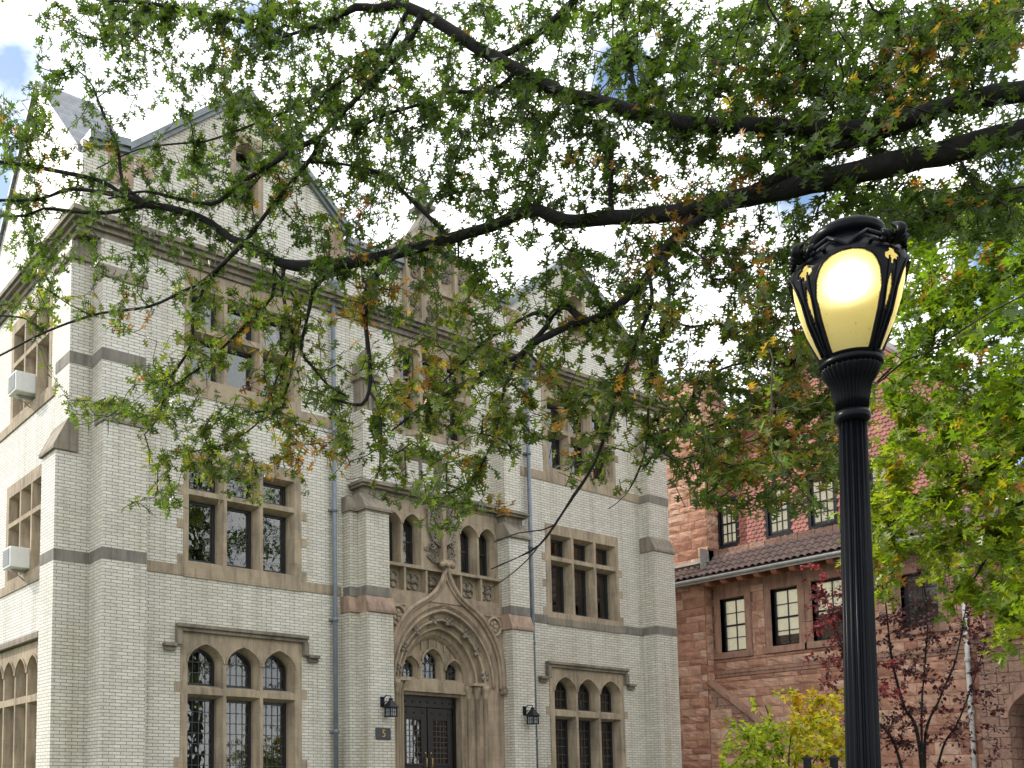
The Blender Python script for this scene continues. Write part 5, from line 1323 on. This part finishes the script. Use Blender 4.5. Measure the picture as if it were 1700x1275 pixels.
# ---- the sunlit tree behind the lamp
def grid_targets(rows, x0, y0, dfun, sp, mult=1.0):
    T_=[];
    tab=[0,.6,1.3,2.2,3.3,4.8,6.8,9.4,13,16]
    for r_,row in enumerate(rows):
        for c_,ch_ in enumerate(row):
            n=tab[int(ch_)]*mult; n=int(n)+(1 if rng.random()<n-int(n) else 0)
            for k in range(n):
                x=x0+50*(c_+rng.random()); y=y0+50*(r_+rng.random()); T_.append(at(x,y,dfun(x,y)+rng.normal(0,sp)))
    return T_
t2b = Vector((22.5,4.5,0))
maple = thing('bright_tree', 'sunlit yellow-green tree spreading in from the right behind the lamp', 'tree', t2b)
s2 = Skeleton()
s2.limb([t2b,t2b+Vector((0,0,3)),t2b+Vector((-.2,.1,7)),t2b+Vector((-.3,.2,11))],[.34,.26,.2,.1],grow=False)
def d2(x,y): return 12.5+ (1700-x)*0.002
def l2(pts,dd=0.0,fork=None):
    pp=[(x,y,w_,d2(x,y)+dd) for x,y,w_ in pts]; 
    return px_limb(s2,pp,parent=s2.nearest(at(pp[0][0],pp[0][1],pp[0][3])) if fork is None else -1,fork=fork)
l2([(1980,380,22),(1760,420,16),(1690,440,13),(1640,470,11),(1590,508,9),(1540,545,7),(1490,600,5),(1450,640,3)])
l2([(1990,690,20),(1760,712,13),(1690,708,11),(1640,694,9),(1590,688,8),(1540,692,6),(1480,670,4)],.3)
l2([(1990,640,18),(1780,730,12),(1700,745,10),(1650,775,8),(1600,800,7),(1540,822,6),(1480,850,4)],-.4)
l2([(1990,700,18),(1800,790,12),(1700,830,9),(1660,880,7),(1630,940,5),(1600,985,3)],-.2)
l2([(1980,300,20),(1790,300,14),(1690,310,11),(1620,350,8),(1550,385,6)],.4)
R2=["1344335","2455666","0255566","0356666","0355667","0155666","0356666","0356676","1466676","2566556","2566566","3655567","3645456","1424467","0001246","0000023"]
T2=grid_targets(R2,1390,300,d2,.8,2.3)
T2+= [at(rng.uniform(1700,2300),rng.uniform(0,1000),12.8+rng.normal(0,1.3)) for k in range(260)]
e2=s2.attach(T2,seed=8,step=.16); r2=s2.radii(tip=.003); s2.mesh('limb','twig',M['bark'],M['twig'],maple,r2)
def tint2(q):
    x,y,k=proj(Vector(q)); t=.25+.35*rng.random()+ (0.15 if y>700 else 0)
    if rng.random()<.04: t=.95
    return t
LP=rosette(e2,s2,[int(v) for v in rng.integers(8,13,len(e2))],0.15,0.07,tint2); make_leaves('foliage',*LP,'oak',M['bright_leaf'],maple)

# ---- young red-leaved tree in front of the sandstone house
def small_tree(name,label,cat,base_px,depth,stems,dens,x0,y0,leafsize,kind,mat,tf_,nl,sp=.5,seed=1,tip=.003,mult=1.0,thin=.48):
    b0=at(base_px[0],base_px[1],depth); b0.z=0
    root=thing(name,label,cat,b0); s_=Skeleton()
    for st in stems:
        P=[b0+Vector((random.uniform(-.1,.1),random.uniform(-.1,.1),-.05))]+[at(x,y,depth+dd_) for x,y,w_,dd_ in st]; R=[st[0][2]*1.25*thin*depth/FPX/2]+[w_*thin*depth/FPX/2 for x,y,w_,dd_ in st]
        s_.limb(P,R)
    T_=grid_targets(dens,x0,y0,lambda x,y:depth,sp,mult); e=s_.attach(T_,seed=seed,step=.14,pathw=.2); r_=s_.radii(tip=tip); s_.mesh('stem','twig',M['bark'],M['twig'],root,r_)
    LP=rosette(e,s_,[int(v) for v in rng.integers(nl[0],nl[1],len(e))],leafsize,.05,tf_); make_leaves('foliage',*LP,kind,mat,root); return root
def tint_r(q):
    x,y,k=proj(Vector(q)); t=.15+.3*rng.random()
    if x<1390 or (1440<x<1500 and 1090<y<1160): t=.6+.35*rng.random()
    return t
small_tree('red_leaf_tree','slender many-stemmed tree with dark red leaves before the sandstone wall','tree',(1530,1330),19.0,
 [[(1525,1230,11,0),(1500,1170,9,.2),(1480,1090,7,.3),(1470,1000,5,.2),(1455,930,3,0)],[(1535,1240,9,0),(1560,1160,7,-.2),(1585,1100,6,-.3),(1600,1030,4,0),(1610,960,3,.1)],[(1490,1250,9,0),(1450,1190,7,.3),(1420,1130,6,.3),(1390,1050,4,.2),(1365,980,3,0)],[(1530,1200,7,0),(1535,1110,5,.4),(1540,1020,4,.4),(1530,950,3,.2)],[(1560,1260,8,0),(1590,1200,6,-.4),(1620,1120,4,-.5),(1640,1050,3,-.4)]],
 ["3402442","4613553","5424443","4445333","2345333","1244332","1133222"],1330,930,.08,'ovate',M['red_leaf'],tint_r,(8,14),sp=.7,seed=5,mult=4.6)
def tint_s(q):
    x,y,k=proj(Vector(q)); t=.38+.3*rng.random()+(.3 if x>1310 else 0)+(.1 if y<1180 else 0)
    return min(t,1)
small_tree('yellow_shrub','yellow-green shrub with oval leaves at the foot of the sandstone wall','shrub',(1305,1345),18.0,
 [[(1300,1270,6,0),(1285,1215,4,.2),(1270,1170,2.5,.3)],[(1290,1275,5,0),(1250,1230,4,-.2),(1220,1200,2.5,-.3)],[(1320,1270,5,0),(1345,1215,4,.2),(1360,1160,2.5,.1)],[(1310,1250,5,0),(1325,1190,3,-.3),(1320,1150,2,-.3)],[(1340,1290,5,0),(1375,1240,3,0)]],
 ["02565","58887","78877","68887"],1192,1142,.10,'ovate',M['shrub_leaf'],tint_s,(11,17),sp=.55,seed=6,mult=3.4)
# small red-leaved spray far right, and lawn trees on the near side that shade and mirror in the windows
k_=0
for (x,y,h_,r_) in ((15,-10,20,6.5),(25,-8,21,7),(36,-9,19,6.5),(48,-6,20,7)):
    root=thing('lawn_tree','green lawn tree mirrored in the hall windows','tree',(x,y,0),'trees along the lawn'); s_=Skeleton(); s_.limb([Vector((x,y,0)),Vector((x+.1,y,h_*.3)),Vector((x,y+.1,h_*.6)),Vector((x,y,h_*.85))],[.35,.28,.18,.05])
    T_=[]
    for i in range(330):
        v=rng.normal(0,1,3); v/=np.linalg.norm(v); v*=r_*rng.random()**.4; T_.append(Vector((x+v[0],y+v[1],h_*.62+v[2]*.85)))
    e=s_.attach(T_,seed=k_,step=.5,jit=.05); rr2=s_.radii(tip=.008,cap=.12); s_.mesh('limb','twig',M['bark'],M['twig'],root,rr2)
    LP=rosette(e,s_,[15]*len(e),.36,.4,lambda q:.3+.3*rng.random()); make_leaves('foliage',*LP,'maple',M['oak_leaf'],root); k_+=1
